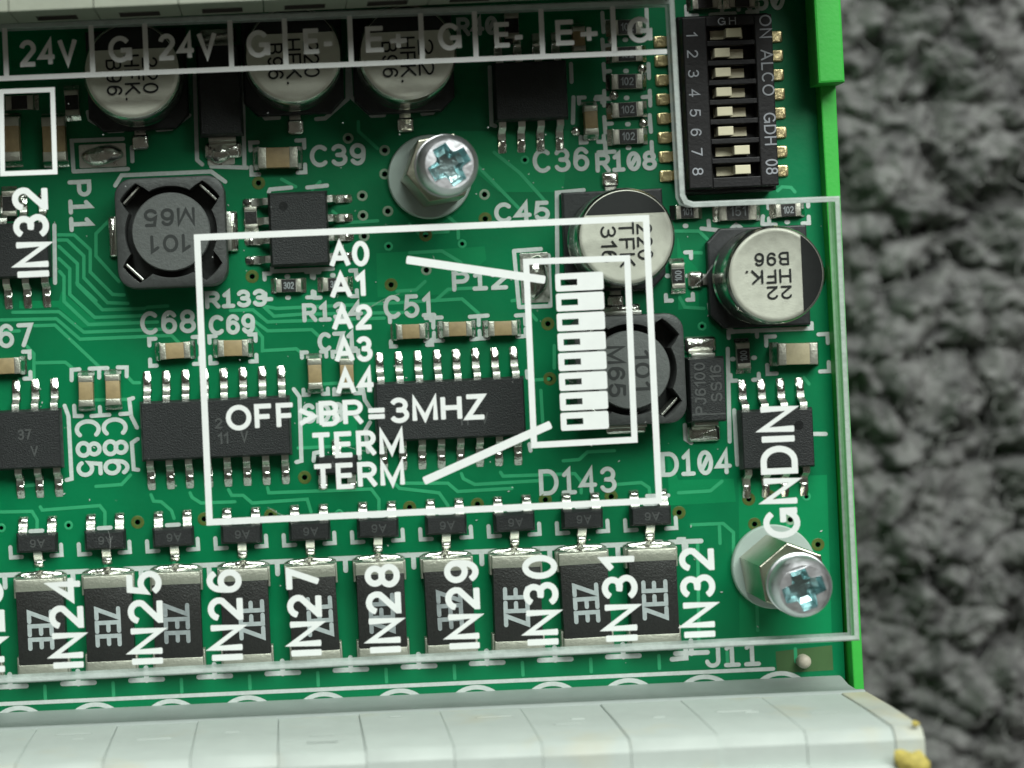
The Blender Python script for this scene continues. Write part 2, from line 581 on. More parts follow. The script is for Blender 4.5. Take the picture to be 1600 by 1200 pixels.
# ---------------------------------------------------------------- circuit board slab with its drilled vias
VIAS = [(404, 286, 0), (544, 216, 1), (601, 235, 1), (601, 272, 1), (566, 306, 1), (567, 337, 1), (606, 330, 1), (757, 304, 1),
        (758, 342, 0), (569, 369, 1), (665, 367, 0), (666, 422, 1), (611, 445, 0), (394, 432, 0), (607, 385, 2), (722, 381, 2),
        (856, 506, 0), (859, 592, 0), (1097, 510, 2), (1170, 780, 0), (1203, 776, 0), (1260, 776, 2), (1179, 819, 0), (1278, 851, 0),
        (1061, 801, 0), (215, 816, 0), (107, 821, 2), (319, 811, 0), (2, 825, 2), (476, 746, 0), (423, 805, 0), (530, 803, 2),
        (640, 793, 0), (746, 788, 0), (852, 781, 0), (955, 776, 0), (1235, 812, 1), (820, 250, 2), (718, 420, 2), (36, 690, 2)]
edge_a, edge_b = at(1287, 270, 0), at(1316, 1000, 0)
BX1 = (edge_a[0] + edge_b[0]) / 2          # right edge of the board
BX0, BY0, BY1 = -34.0, -38.0, 36.0
board_poly = [(BX0, BY0), (BX1, BY0), (BX1, BY1), (BX0, BY1)]


def circle(cx, cy, r, n=12):
    return [(cx + r * math.cos(2 * math.pi * i / n), cy + r * math.sin(2 * math.pi * i / n)) for i in range(n)]


def slab_mesh(name, poly, holes, z0, z1, mats, side=True):
    loops = [[Vector((x, y, 0)) for x, y in poly]] + [[Vector((x, y, 0)) for x, y in reversed(h)] for h in holes]
    flat = [p for l in loops for p in l]
    tris = tessellate_polygon(loops)
    mb = MB()
    for a, b, c in tris:
        A, B, C = flat[a], flat[b], flat[c]
        if (B - A).cross(C - A).z < 0:
            B, C = C, B
        mb.face([(A.x, A.y, z1), (B.x, B.y, z1), (C.x, C.y, z1)])
        mb.face([(A.x, A.y, z0), (C.x, C.y, z0), (B.x, B.y, z0)])
    if side:
        mb.mi = 1
        n = len(poly)
        for i in range(n):
            p, q = poly[i], poly[(i + 1) % n]
            mb.face([(p[0], p[1], z0), (q[0], q[1], z0), (q[0], q[1], z1), (p[0], p[1], z1)])
    return mb.mesh(name, mats)


via_xy = [(*at(u, v), k) for u, v, k in VIAS]
board = put('circuit_board', slab_mesh('circuit_board', board_poly, [circle(x, y, 0.17 if k < 2 else 0.13) for x, y, k in via_xy], -1.6, 0.0, ['solder_mask', 'board_edge']))
thing(board, 'green circuit board densely fitted with chips, capacitors and resistors', 'circuit board')


def via_mesh(k):
    def make():
        mb = MB()
        r = 0.17 if k < 2 else 0.13
        ro = (0.44, 0.36, 0.30)[k]
        mb.mi = 0
        n = 20
        prof = [(ro, 0.0), (ro - 0.03, 0.022), (r + 0.03, 0.022), (r, -0.02)]
        rings = [[(q * math.cos(2 * math.pi * i / n), q * math.sin(2 * math.pi * i / n), z) for i in range(n)] for q, z in prof]
        mb.loft(rings, False, False)
        mb.mi = 1
        rings = [[(q * math.cos(2 * math.pi * i / n), q * math.sin(2 * math.pi * i / n), z) for i in range(n)] for q, z in [(r, -0.02), (r, -1.5), (0.01, -1.5)]]
        mb.loft(rings, False, False)
        return mb.mesh('via', [('via_ring', 'via_tin', 'masked_copper')[k], 'via_bore'], 30)
    return cached(('via', k), make)


for x, y, k in via_xy:
    put('via', via_mesh(k), board, (x, y, 0))

# ---------------------------------------------------------------- copper traces under the mask
TRACES = [
    # bundle leaving the chip beside the IN32 lettering, photo pixels
    [(91, 367), (116, 367), (141, 390), (141, 425), (176, 460), (194, 461)],
    [(91, 375), (105, 375), (131, 400), (131, 434), (168, 473), (200, 474)],
    [(92, 385), (121, 412), (121, 445), (160, 484), (226, 482)],
    [(92, 404), (109, 420), (109, 460), (148, 496), (226, 493)],
    [(93, 424), (100, 432), (100, 471), (138, 507), (246, 503)],
    [(20, 488), (92, 487), (131, 519), (262, 514)],
    [(0, 500), (88, 498), (125, 530), (268, 524), (281, 537)],
    [(54, 509), (86, 508), (155, 573)],
    [(0, 518), (30, 517)],
    [(42, 541), (53, 553), (53, 590)], [(53, 567), (102, 566), (112, 574)],
    [(199, 588), (208, 598), (218, 598)], [(146, 625), (200, 624)],
    # middle of the board
    [(400, 468), (428, 494), (470, 491), (640, 488)], [(410, 478), (432, 482), (620, 473), (722, 467), (748, 490)],
    [(360, 485), (395, 484), (418, 503), (600, 497)], [(398, 502), (418, 517), (487, 515), (500, 527)],
    [(396, 510), (410, 527), (410, 548), (463, 545), (472, 552)], [(505, 600), (540, 598)],
    [(466, 700), (540, 697)], [(236, 773), (240, 783), (252, 784), (268, 798), (272, 810)],
    [(297, 770), (300, 777), (314, 786), (367, 784)], [(357, 765), (362, 774), (380, 774), (394, 786), (480, 780), (486, 800)],
    [(418, 762), (420, 770), (580, 764), (592, 780), (592, 800)], [(602, 740), (624, 763), (686, 770), (700, 790)],
    [(630, 755), (700, 755), (715, 768), (800, 763)], [(721, 740), (724, 748), (742, 757), (842, 751)],
    [(782, 738), (786, 744), (898, 740), (908, 752), (908, 770)], [(962, 757), (1002, 754), (1014, 762), (1016, 775)],
    [(0, 800), (50, 799), (58, 812), (58, 826)], [(63, 792), (66, 797), (156, 790), (164, 800), (164, 822)],
    [(620, 455), (650, 453), (664, 440)], [(690, 330), (716, 352), (716, 372)], [(640, 350), (655, 365), (700, 362)], [(520, 330), (540, 348), (590, 345)],
    [(880, 720), (905, 718), (918, 706), (960, 704)], [(1060, 770), (1110, 767), (1128, 752)], [(1080, 820), (1130, 818), (1146, 832), (1146, 870)],
    [(230, 480), (262, 478)], [(150, 760), (190, 757), (204, 742)], [(28, 760), (60, 757)], [(680, 470), (700, 452), (760, 449)],
    [(866, 540), (866, 575)], [(845, 610), (848, 660)], [(590, 232), (560, 205), (560, 190)], [(640, 395), (690, 392), (720, 410)],
    [(1090, 850), (1092, 1000)], [(1180, 880), (1184, 985)], [(150, 470), (120, 442)], [(170, 345), (150, 365), (150, 400), (186, 440)],
    # upper right
    [(745, 258), (815, 330)], [(772, 238), (812, 270), (855, 318)], [(800, 470), (812, 468), (838, 500)],
    [(1056, 361), (1092, 361), (1112, 380)], [(1062, 465), (1070, 480), (1100, 482)], [(1020, 250), (1062, 249)],
    [(1215, 298), (1222, 292), (1236, 293), (1242, 300)], [(1080, 395), (1096, 395)],
    [(1270, 677), (1290, 677)], [(832, 594), (858, 592)], [(1256, 590), (1264, 600)],
    [(440, 280), (462, 292)], [(500, 284), (488, 296)], [(30, 600), (30, 592)],
]
for k in range(12):   # short drops from the transistors to the fuses and from the fuses to the terminals
    TRACES.append([(58 + 106.6 * k, 872 - 4.9 * k), (59 + 106.6 * k, 898 - 4.9 * k)])
    TRACES.append([(70 + 106.6 * k, 1072 - 5.3 * k), (71 + 106.6 * k, 1092 - 5.3 * k)])
for pl in TRACES:
    mb = MB()
    w_ = 0.22
    ribbon(mb, [at(u, v) for u, v in pl], w_, 0.012)
    put('copper_trace', mb.mesh('copper_trace', ['masked_copper']), board)

# broad copper areas under the mask
for pl in [[(1154, 748), (1156, 1012), (1300, 1004), (1292, 742)], [(588, 396), (590, 464), (700, 460), (760, 405), (757, 385)],
           [(880, 300), (780, 300), (700, 232), (700, 205), (890, 205)], [(1060, 372), (1064, 392), (1090, 420), (1092, 480), (1060, 484), (1058, 372)],
           [(30, 470), (30, 482), (90, 480), (128, 512), (205, 508), (205, 500), (150, 502), (96, 455), (92, 470)],
           [(470, 640), (473, 700), (560, 696), (556, 636)], [(1042, 706), (1046, 790), (1150, 784), (1146, 748), (1060, 750)]]:
    pts = [at(u, v) for u, v in pl]
    if sum(p[0] * q[1] - q[0] * p[1] for p, q in zip(pts, pts[1:] + pts[:1])) < 0:
        pts.reverse()

    def inside(x, y):
        hit = False
        for p, q in zip(pts, pts[1:] + pts[:1]):
            if (p[1] > y) != (q[1] > y) and x < (q[0] - p[0]) * (y - p[1]) / (q[1] - p[1]) + p[0]:
                hit = not hit
        return hit
    bores = [circle(x, y, 0.20) for x, y, k in via_xy if all(inside(x + dx, y + dy) for dx in (-0.3, 0.3) for dy in (-0.3, 0.3))]
    put('copper_area', slab_mesh('copper_area', pts, bores, 0.001, 0.005, ['copper_pour', 'copper_pour']), board)

# wide copper pour edges and a mask-free patch near the corner
mb = MB()
pa = [at(1212, 1018), at(1214, 1052), at(1302, 1047), at(1300, 1008)]
mb.face([(x, y, 0.010) for x, y in pa])
put('bare_patch', mb.mesh('bare_patch', ['bare_laminate']), board, label='olive green bare patch at the corner of the board')


# ---------------------------------------------------------------- silkscreen
def silk_text(s, u0, v0, u1, v1, rot=0, sw=0.285, dim=None):
    """Lettering whose pixel box is (u0, v0)-(u1, v1); rot 0 upright, -90 reads downward, 90 upward."""
    x, y = at((u0 + u1) / 2, (v0 + v1) / 2)
    w, h = mm(u1 - u0), mm(v1 - v0)
    if rot in (90, -90):
        w, h = h, w
    put('silkscreen_lettering', text_mesh(s, w, h, sw, 'silk'), board, (x, y, 0), R(rot))


for a in [('C39', 484, 225, 572, 260), ('P11', 107, 281, 144, 362, -90), ('R133', 320, 453, 417, 481), ('C68', 219, 485, 306, 522),
          ('C69', 326, 491, 399, 523), ('C67', -37, 506, 52, 544), ('R134', 472, 472, 567, 502), ('C51', 599, 460, 681, 497),
          ('C71', 496, 518, 559, 549), ('C85', 118, 655, 159, 745, -90), ('C86', 160, 652, 201, 743, -90), ('P12', 706, 422, 793, 454),
          ('C45', 772, 315, 859, 347), ('C36', 832, 231, 921, 269), ('R108', 930, 237, 1026, 268), ('D143', 842, 731, 963, 772),
          ('D104', 1032, 704, 1143, 743), ('J11', 1101, 1003, 1188, 1042), ('R40', 713, 26, 778, 56), ('SD3', 472, 629, 538, 661),
          ('R80', 1150, -22, 1226, 17)]:
    silk_text(*a)


def silk_mark(lines, w=0.27):
    """lines in photo pixels; one mark of the component print."""
    mb = MB()
    for i, l in enumerate(lines):
        ribbon(mb, [at(u, v) for u, v in l], w, 0.02 + 0.006 * (i % 9))
    put('silkscreen_mark', mb.mesh('silkscreen_mark', ['silk_ink']), board)


def corners(u, v, w, h, a=9, b=None):
    """Four corner brackets round a part of w x h pixels."""
    b = b or a
    s = 0.045
    L = []
    for sx in (-1, 1):
        for sy in (-1, 1):
            cu, cv = u + sx * w / 2 + sy * h / 2 * s, v + sy * h / 2 - sx * w / 2 * s
            L.append([(cu - sx * a, cv + sx * a * s), (cu, cv), (cu - sy * b * s, cv - sy * b)])
    silk_mark(L)


for a in [(434, 246, 84, 50, 12), (273, 549, 78, 42, 10), (364, 545, 72, 42, 10), (8, 572, 78, 42, 10), (492, 583, 38, 66, 8), (541, 582, 40, 66, 8),
          (642, 517, 64, 46, 8), (924, 187, 36, 70, 9), (1246, 553, 96, 58, 14), (1060, 432, 42, 74, 9), (1162, 556, 44, 76, 9),
          (1232, 332, 62, 36, 10), (451, 446, 74, 40, 9), (524, 444, 66, 40, 9)]:
    corners(*a)
# shared brackets between neighbours
for lines in [[[(112, 594), (112, 578), (124, 577)], [(140, 576), (168, 575)], [(155, 576), (155, 590)], [(184, 574), (198, 574), (198, 588)],
               [(116, 634), (117, 650), (128, 650)], [(143, 650), (171, 648)], [(157, 648), (156, 636)], [(188, 647), (202, 646)]],
              [[(665, 497), (690, 496)], [(677, 497), (677, 512)], [(664, 533), (692, 532)], [(678, 532), (678, 520)]],
              [[(734, 495), (762, 493)], [(748, 494), (748, 508)], [(736, 530), (763, 528)], [(750, 529), (749, 517)]],
              [[(806, 493), (820, 492), (821, 507)], [(808, 526), (822, 525), (821, 514)]],
              [[(804, 392), (845, 389)], [(803, 392), (811, 480)], [(811, 480), (860, 478)], [(857, 399), (860, 478)]],
              [[(943, 100), (945, 125)], [(944, 112), (953, 111)], [(1013, 100), (1014, 122)], [(1013, 110), (1004, 111)]],
              [[(944, 142), (944, 165)], [(930, 155), (956, 154)], [(1015, 142), (1016, 165)], [(1016, 151), (1004, 152)]],
              [[(944, 183), (946, 207)], [(945, 194), (956, 193)], [(1015, 180), (1017, 206)], [(1016, 193), (1005, 194)]],
              [[(945, 222), (947, 243)], [(935, 238), (960, 237)], [(1018, 222), (1019, 243)]],
              [[(941, 20), (943, 50)], [(942, 34), (952, 34)], [(1010, 14), (1011, 44)], [(941, 62), (943, 84)], [(942, 72), (952, 71)]],
              [[(1072, 10), (1073, 25), (1089, 24)], [(1110, 23), (1148, 21)], [(1128, 10), (1128, 22)], [(1167, 19), (1183, 18), (1184, 6)]],
              [[(1096, 357), (1125, 360)], [(1108, 358), (1107, 345)], [(1143, 357), (1150, 351), (1158, 356)]],
              [[(1191, 350), (1192, 338)], [(1192, 350), (1205, 351)]],
              # large capacitors' outlines
              [[(137, 175), (140, 187), (170, 205), (192, 204)], [(246, 203), (268, 201), (296, 180)]],
              [[(383, 148), (415, 185), (436, 184)], [(494, 186), (508, 185), (543, 155), (543, 105)]],
              [[(546, 105), (549, 152), (581, 181), (600, 180)], [(660, 178), (676, 176), (706, 145)]],
              [[(304, 118), (308, 250)], [(379, 118), (382, 262)]], [[(308, 250), (316, 257)]],
              [[(871, 450), (870, 301), (912, 297)]], [[(990, 452), (1004, 450)]],
              [[(1107, 415), (1106, 400), (1140, 362)], [(1108, 475), (1110, 492), (1146, 518), (1268, 513), (1268, 505)]],
              # chips
              [[(765, 105), (768, 195), (774, 197)], [(892, 100), (893, 128)], [(896, 152), (895, 192)]],
              [[(420, 300), (422, 296), (455, 293)], [(480, 293), (511, 290)], [(425, 418), (425, 424), (520, 420)]],
              [[(85, 352), (86, 442)]], [[(101, 634), (107, 650), (112, 748), (104, 750)]],
              [[(208, 622), (202, 624), (205, 650), (214, 668)], [(215, 686), (206, 692), (209, 733), (216, 734)]],
              [[(459, 608), (468, 620), (471, 720), (463, 722)]],
              [[(567, 608), (570, 625), (580, 640)], [(578, 660), (571, 672), (575, 706)]],
              [[(823, 580), (824, 590)], [(827, 694), (829, 704)]],
              [[(1147, 641), (1152, 726)]], [[(1272, 678), (1290, 678)]],
              [[(1070, 664), (1071, 686), (1080, 692)], [(1137, 545), (1140, 690)]],
              [[(490, 720), (491, 708), (500, 706)], [(560, 706), (562, 716)]],
              [[(1011, 775), (1044, 774)]],
              # test pads
              [[(115, 268), (112, 220), (192, 217)], [(206, 230), (207, 252)], [(115, 268), (200, 264)]],
              [[(180, 290), (190, 274), (330, 268), (352, 284)]],
              [[(330, 260), (386, 262)]]]:
    silk_mark(lines)
# round dots printed beside small resistors
for u, v in [(977, 62), (978, 111), (979, 153), (981, 194), (982, 231), (1071, 353), (1230, 347), (1043, 431), (1075, 431), (1145, 561), (1178, 559),
             (449, 432), (450, 465), (520, 430)]:
    silk_mark([[(u - 1, v), (u + 1, v)]], 0.30)
# the row of fuses: T marks between neighbours and the line with pin circles by the terminals
FU0, FV0, FDU, FDV = 64.5, 981.0, 106.4, -5.25
for k in range(-1, 11):
    u, v = FU0 + FDU * (k + 0.5), FV0 + FDV * (k + 0.5)
    if k < 10:
        silk_mark([[(u - 29, v - 84), (u + 20, v - 86)], [(u - 4, v - 84), (u - 3, v - 66)]], 0.32)
        silk_mark([[(u - 20, v + 90), (u + 30, v + 88)], [(u + 5, v + 90), (u + 4, v + 70)]], 0.32)
silk_mark([[(1011, 848), (1033, 847)], [(1060, 843), (1068, 843), (1070, 866)]], 0.32)
silk_mark([[(1050, 1030), (1072, 1028), (1071, 1010)]], 0.32)
silk_mark([[(-20, 1101), (1208, 1045)]], 0.26)
for k in range(-1, 11):
    u, v = 31 + 119.0 * k, 1152 - 5.4 * k
    silk_mark([[(u + 48 * math.cos(R(a)), v - 46 * math.sin(R(a))) for a in range(20, 165, 8)]], 0.30)


# ---------------------------------------------------------------- component builders
def component(name, u, v, z, rot, label):
    """An Empty on the board under the part whose top was measured at pixel (u, v), height z."""
    x, y = at(u, v, z)
    o = bpy.data.objects.new(name, None)
    o.empty_display_size = 0.001
    col.objects.link(o)
    o.parent = board
    o.location = (x * S, y * S, 0)
    o.rotation_euler = (0, 0, R(rot + (random.uniform(-1.3, 1.3) if name in ('transistor', 'chip_fuse', 'ceramic_capacitor', 'chip_resistor') else 0)))
    o['label'] = label
    return o


def lead_mesh(w=0.46, shoulder=0.34, zs=0.78, foot=0.50, pad=0.85, key='soic'):
    def make():
        mb = MB()
        t = 0.20
        y1, y2, y3 = shoulder, shoulder + 0.28, shoulder + 0.28 + foot
        top = [(-0.1, zs + t), (y1 - 0.03, zs + t), (y1 + 0.06, zs + t - 0.05), (y2 + 0.03, 0.12 + t), (y2 + 0.14, 0.06 + t), (y3, 0.05 + t)]
        bot = [(y3, 0.05), (y2 + 0.02, 0.05), (y2 - 0.10, 0.12), (y1 - 0.06, zs - 0.02), (-0.1, zs)]
        mb.profile(list(reversed(top + bot)), w)
        mb.mi = 1     # solder fillet running out over the pad
        rings = []
        y0, ye = y2 - 0.05, y3 + pad
        for y, hh, hw in ((y2 - 0.08, 0.10, 0.9), (y2 + 0.05, 0.16, 1.0), (y3 - 0.10, 0.20, 1.0), (y3 + 0.02, 0.30, 0.95), (y3 + 0.12, 0.32, 0.9),
                          (y3 + 0.12 + (pad - 0.12) * 0.45, 0.20, 1.0), (y3 + 0.12 + (pad - 0.12) * 0.85, 0.07, 0.92), (y3 + pad, 0.02, 0.7)):
            hw = hw * (w / 2 + 0.08)
            rings.append([(hw * c_, y, max(0.0, hh * s_)) for c_, s_ in ((1, 0), (0.85, 0.75), (0.4, 1), (-0.4, 1), (-0.85, 0.75), (-1, 0))])
        mb.loft(rings)
        return mb.mesh('lead', ['tin', 'solder'], 50)
    return cached(('lead', w, shoulder, zs, foot, pad), make)


def chip_body(L, W, H, key, dimple=None, r=0.08):
    def make():
        mb = MB()
        p = rrect(L, W)
        zm = H * 0.55
        d = 0.13
        mb.loft([[(x, y, 0.12) for x, y in inset(p, d)], [(x, y, zm) for x, y in p],
                 [(x, y, H - 0.05) for x, y in inset(p, d)], [(x, y, H) for x, y in inset(p, d + 0.05)]])
        if dimple:
            mb.mi = 1
            mb.lathe([(0.30, 0.010), (0.27, 0.006), (0.05, 0.004)], 20, dimple[0], dimple[1])
            for i in range(len(mb.v) - 60, len(mb.v)):
                x, y, z = mb.v[i]
                mb.v[i] = (x, y, z + H)
        return mb.mesh('chip_body', ['epoxy', 'switch_black'], 30)
    return cached(('chip', L, W, H, dimple), make)


def ink(parent, s, x, y, z, w, h, rot=0, sw=0.12, m='epoxy_ink', name='lettering'):
    put(name, text_mesh(s, w, h, sw, None, 'round', m), parent, (x, y, z - 0.012), R(rot))


def soic(u, v, n, rot, label, name='chip', L=None, W=3.95, H=1.55, show=None, dimple=None, texts=(), pad=0.85):
    """n leads a side at 1.27 mm; (u, v) is the middle of its top face."""
    c = component(name, u, v, H, rot, label)
    L = L or {4: 4.9, 8: 9.9}[n]
    put('body', chip_body(L, W, H, 'soic', dimple), c)
    lm = lead_mesh(pad=pad)
    for i in range(n):
        x = (i - (n - 1) / 2) * 1.27
        if show and not show(x):
            continue
        put('lead', lm, c, (x, W / 2 - 0.02, 0))
        put('lead', lm, c, (x, -W / 2 + 0.02, 0), math.pi)
    for t in texts:
        ink(c, *t)
    return c


def sot23(u, v, label, flip=False):
    c = component('transistor', u, v, 1.0, 180 if flip else 0, label)
    put('body', chip_body(2.75, 1.30, 1.05, 'sot', None, 0.05), c)
    lm = lead_mesh(0.56, 0.14, 0.42, 0.26, 0.40, 'sot')
    put('lead', lm, c, (0.95, 0.62, 0))
    put('lead', lm, c, (-0.95, 0.62, 0))
    put('lead', lm, c, (0, -0.62, 0), math.pi)
    ink(c, 'A6', 0.05, 0.0, 1.05, 1.0, 0.55, 180, 0.09)
    return c


def end_block(x0, x1, w, h, r=0.05):
    mb = MB()
    mb.box((x0 + x1) / 2, 0, abs(x1 - x0), w, 0.02, h, 0.05, 0)
    return mb


def ceramic_cap(u, v, rot, L, W, H, label, matname='ceramic_tan'):
    c = component('ceramic_capacitor', u, v, H, rot, label)

    def body():
        mb = MB()
        mb.box(0, 0, L * 0.62, W, 0.05, H, 0.07)
        return mb.mesh('ceramic_body', [matname], 30)

    def end():
        mb = MB()
        mb.box(L * 0.395, 0, L * 0.22, W + 0.05, 0.03, H + 0.03, 0.10, 0.0)
        return mb.mesh('end_cap', ['end_plating'], 30)

    def fillet():
        mb = MB()
        x0, x1 = L * 0.5, L * 0.5 + 0.34
        pts = [(x0 - 0.05, 0.0), (x1, 0.0), (x1 - 0.06, 0.06), (x0 + 0.12, 0.22), (x0 + 0.02, H * 0.75), (x0 - 0.05, H * 0.75)]
        w = W + 0.16
        mb.loft([[(x, -w / 2, z) for x, z in pts], [(x, -w / 2 + 0.1, z * 1.02) for x, z in pts], [(x, w / 2 - 0.1, z * 1.02) for x, z in pts], [(x, w / 2, z * 0.9) for x, z in pts]])
        return mb.mesh('solder_joint', ['solder'], 60)
    put('body', cached(('cc_b', L, W, H, matname), body), c)
    e = cached(('cc_e', L, W, H), end)
    f = cached(('cc_f', L, W, H), fillet)
    for a in (0, math.pi):
        put('end_cap', e, c, (0, 0, 0), a)
        put('solder_joint', f, c, (0, 0, 0), a)
    return c


def chip_resistor(u, v, rot, L, W, label, code=None, trot=0):
    H = 0.50
    c = component('chip_resistor', u, v, H, rot, label)

    def body():
        mb = MB()
        mb.box(0, 0, L * 0.9, W, 0.03, H - 0.04, 0.0)
        mb.mi = 1
        mb.box(0, 0, L * 0.58, W * 0.97, H - 0.05, H, 0.03)
        return mb.mesh('resistor_body', ['alumina', 'resistor_glass'])

    def end():
        mb = MB()
        mb.box(L * 0.41, 0, L * 0.20, W + 0.03, 0.02, H - 0.005, 0.05)
        mb.mi = 1
        x0, x1 = L * 0.5, L * 0.5 + 0.36
        pts = [(x0 - 0.05, 0.0), (x1, 0.0), (x1 - 0.05, 0.07), (x0 + 0.10, 0.2), (x0, H * 0.8), (x0 - 0.05, H * 0.8)]
        w = W + 0.12
        mb.loft([[(x, -w / 2, z * 0.9) for x, z in pts], [(x, -w / 4, z) for x, z in pts], [(x, w / 4, z) for x, z in pts], [(x, w / 2, z * 0.9) for x, z in pts]])
        return mb.mesh('resistor_end', ['end_plating', 'solder'], 50)
    put('body', cached(('cr_b', L, W), body), c)
    e = cached(('cr_e', L, W), end)
    put('end_cap', e, c)
    put('end_cap', e, c, (0, 0, 0), math.pi)
    if code:
        ink(c, code, 0, 0, H, L * 0.42, W * 0.55, trot, 0.07, 'resistor_print_faint')
    return c


def electrolytic(u, v, rot, label, lines, black=0.28, leads=(1, 1)):
    """Round aluminium capacitor; local +y carries the black mark, the lettering's lines run from there."""
    Hc = 5.7
    c = component('electrolytic_capacitor', u, v, Hc, rot, label)
    Rc = 3.15

    def base():
        mb = MB()
        a, ch = 3.3, 0.9
        poly = [(-a, -a + ch), (-a + ch, -a), (a - ch, -a), (a, -a + ch), (a, a), (-a, a)]
        mb.prism(poly, 0.08, 0.75, 0.12)
        return mb.mesh('capacitor_base', ['capacitor_base'])

    def can():
        mb = MB()
        mb.lathe([(2.95, 0.75), (3.1, 0.85), (Rc, 1.1), (Rc, 1.25), (2.98, 1.45), (2.98, 1.6), (Rc, 1.85), (Rc, 5.25), (3.10, 5.45), (2.98, 5.60)], 72, cap0=True, cap1=False)
        return mb.mesh('can', ['can_side'], 60)

    def top():
        mb = MB()
        mb.lathe([(2.98, 5.60), (2.90, 5.655), (2.80, 5.675), (2.70, 5.67)], 72, cap0=False, cap1=True)
        return mb.mesh('can_top', ['can_aluminium'], 60)

    def mark():
        mb = MB()
        rr = 2.93
        y0 = rr * (1 - 2 * black)
        a = math.acos(y0 / rr)
        n = 28
        pts = [(rr * math.sin(-a + 2 * a * i / n), rr * math.cos(-a + 2 * a * i / n)) for i in range(n + 1)]
        mb.face([(x, y, 5.69) for x, y in reversed(pts)])
        return mb.mesh('polarity_mark', ['can_ink'])

    def pin():
        mb = MB()
        mb.box(0, -3.75, 0.75, 1.1, 0.05, 0.22, 0.04)
        mb.mi = 1
        mb.prism([(x, y - 4.05) for x, y in rrect(1.15, 1.05, 0.25, 3)], 0.0, 0.34, 0.22)
        return mb.mesh('capacitor_pin', ['tin', 'solder'], 50)
    put('base', cached('ec_base', base), c)
    put('can', cached('ec_can', can), c)
    put('can_top', cached('ec_top', top), c)
    put('polarity_mark', cached(('ec_mark', black), mark), c)
    pm = cached('ec_pin', pin)
    put('pin', pm, c)
    put('pin', pm, c, (0, 0, 0), math.pi)
    for s, x, y, w, h, r in lines:
        ink(c, s, x, y, 5.70, w, h, r, 0.13, 'can_ink')
    return c


def inductor(u, v, rot, label):
    H = 3.4
    c = component('power_inductor', u, v, H, rot, label)

    def shell():
        mb = MB()
        outer = rrect(7.15, 7.15, 1.15, 6)
        n = len(outer)
        inner = []
        for x, y in outer:
            a = math.atan2(y, x)
            d = abs((math.degrees(a) % 90) - 45)
            rr = 3.02
            if d < 15:
                rr = 3.80
            elif d < 19:
                rr = 3.80 - (d - 15) / 4 * 0.78
            inner.append((rr, a))
        # inner wall follows the drum with a notch at each corner
        m = 96
        win, wout = [], []
        for i in range(m):
            a = 2 * math.pi * i / m
            d = abs((math.degrees(a) % 90) - 45)
            rr = 2.95 if d > 17 else (3.85 if d < 13 else 3.85 - (d - 13) / 4 * 0.90)
            win.append((rr * math.cos(a), rr * math.sin(a)))
            k = 1.0 / max(abs(math.cos(a)), abs(math.sin(a)))
            x, y = 3.575 * k * math.cos(a), 3.575 * k * math.sin(a)
            q = 3.575 - 1.15
            if abs(x) > q and abs(y) > q:
                # rounded corner: ray against the corner circle
                cx, cy = math.copysign(q, x), math.copysign(q, y)
                dx, dy = math.cos(a), math.sin(a)
                bq = dx * cx + dy * cy
                t = bq + math.sqrt(max(0, bq * bq - (cx * cx + cy * cy - 1.15 ** 2)))
                x, y = t * dx, t * dy
            wout.append((x, y))
        rings = [[(x, y, 0.1) for x, y in wout], [(x, y, H - 0.45) for x, y in wout], [(x * 0.985, y * 0.985, H - 0.22) for x, y in wout],
                 [(x * 0.95, y * 0.95, H - 0.15) for x, y in wout], [(x * 1.015, y * 1.015, H - 0.15) for x, y in win],
                 [(x, y, H - 0.25) for x, y in win], [(x, y, 1.0) for x, y in win]]
        mb.loft(rings, True, True)
        return mb.mesh('inductor_shell', ['ferrite'], 35)

    def drum():
        mb = MB()
        mb.lathe([(1.6, 0.9), (1.6, 2.4), (2.52, 2.45), (2.55, 2.55), (2.55, H - 0.10), (2.48, H - 0.01), (2.40, H)], 56)
        return mb.mesh('inductor_drum', ['ferrite_drum'], 40)

    def coil():
        mb = MB()
        mb.lathe([(2.3, 0.95), (2.45, 1.2), (2.45, 2.2), (2.3, 2.42)], 40)
        return mb.mesh('inductor_coil', ['winding'], 60)

    def tab():
        mb = MB()
        mb.box(0, 3.68, 2.6, 0.35, 0.0, 0.9, 0.05)
        mb.mi = 1
        mb.prism([(x, y + 3.95) for x, y in rrect(2.7, 0.7, 0.2, 3)], 0.0, 0.45, 0.25)
        return mb.mesh('inductor_tab', ['tin', 'solder'], 50)

    def clip():
        mb = MB()
        p = [(-0.75, 0), (0.75, 0), (0.75, 0.16), (-0.75, 0.16)]
        mb.prism(p, 1.2, H - 0.55, 0.04)
        return mb.mesh('wire_end', ['tin'])
    put('shell', cached('in_shell', shell), c)
    put('drum', cached('in_drum', drum), c)
    put('coil', cached('in_coil', coil), c)
    tm = cached('in_tab', tab)
    put('terminal_tab', tm, c, (0, 0, 0), R(90))
    put('terminal_tab', tm, c, (0, 0, 0), R(-90))
    cm = cached('in_clip', clip)
    for a in (45, 225, 315):
        put('wire_end', cm, c, (3.45 * math.cos(R(a)), 3.45 * math.sin(R(a)), 0), R(a - 90))
    ink(c, 'M65', 0.05, -0.95, H, 3.3, 1.15, 0, 0.20, 'ferrite_print')
    ink(c, '101', 0.05, 0.75, H, 2.6, 1.15, 0, 0.20, 'ferrite_print')
    return c


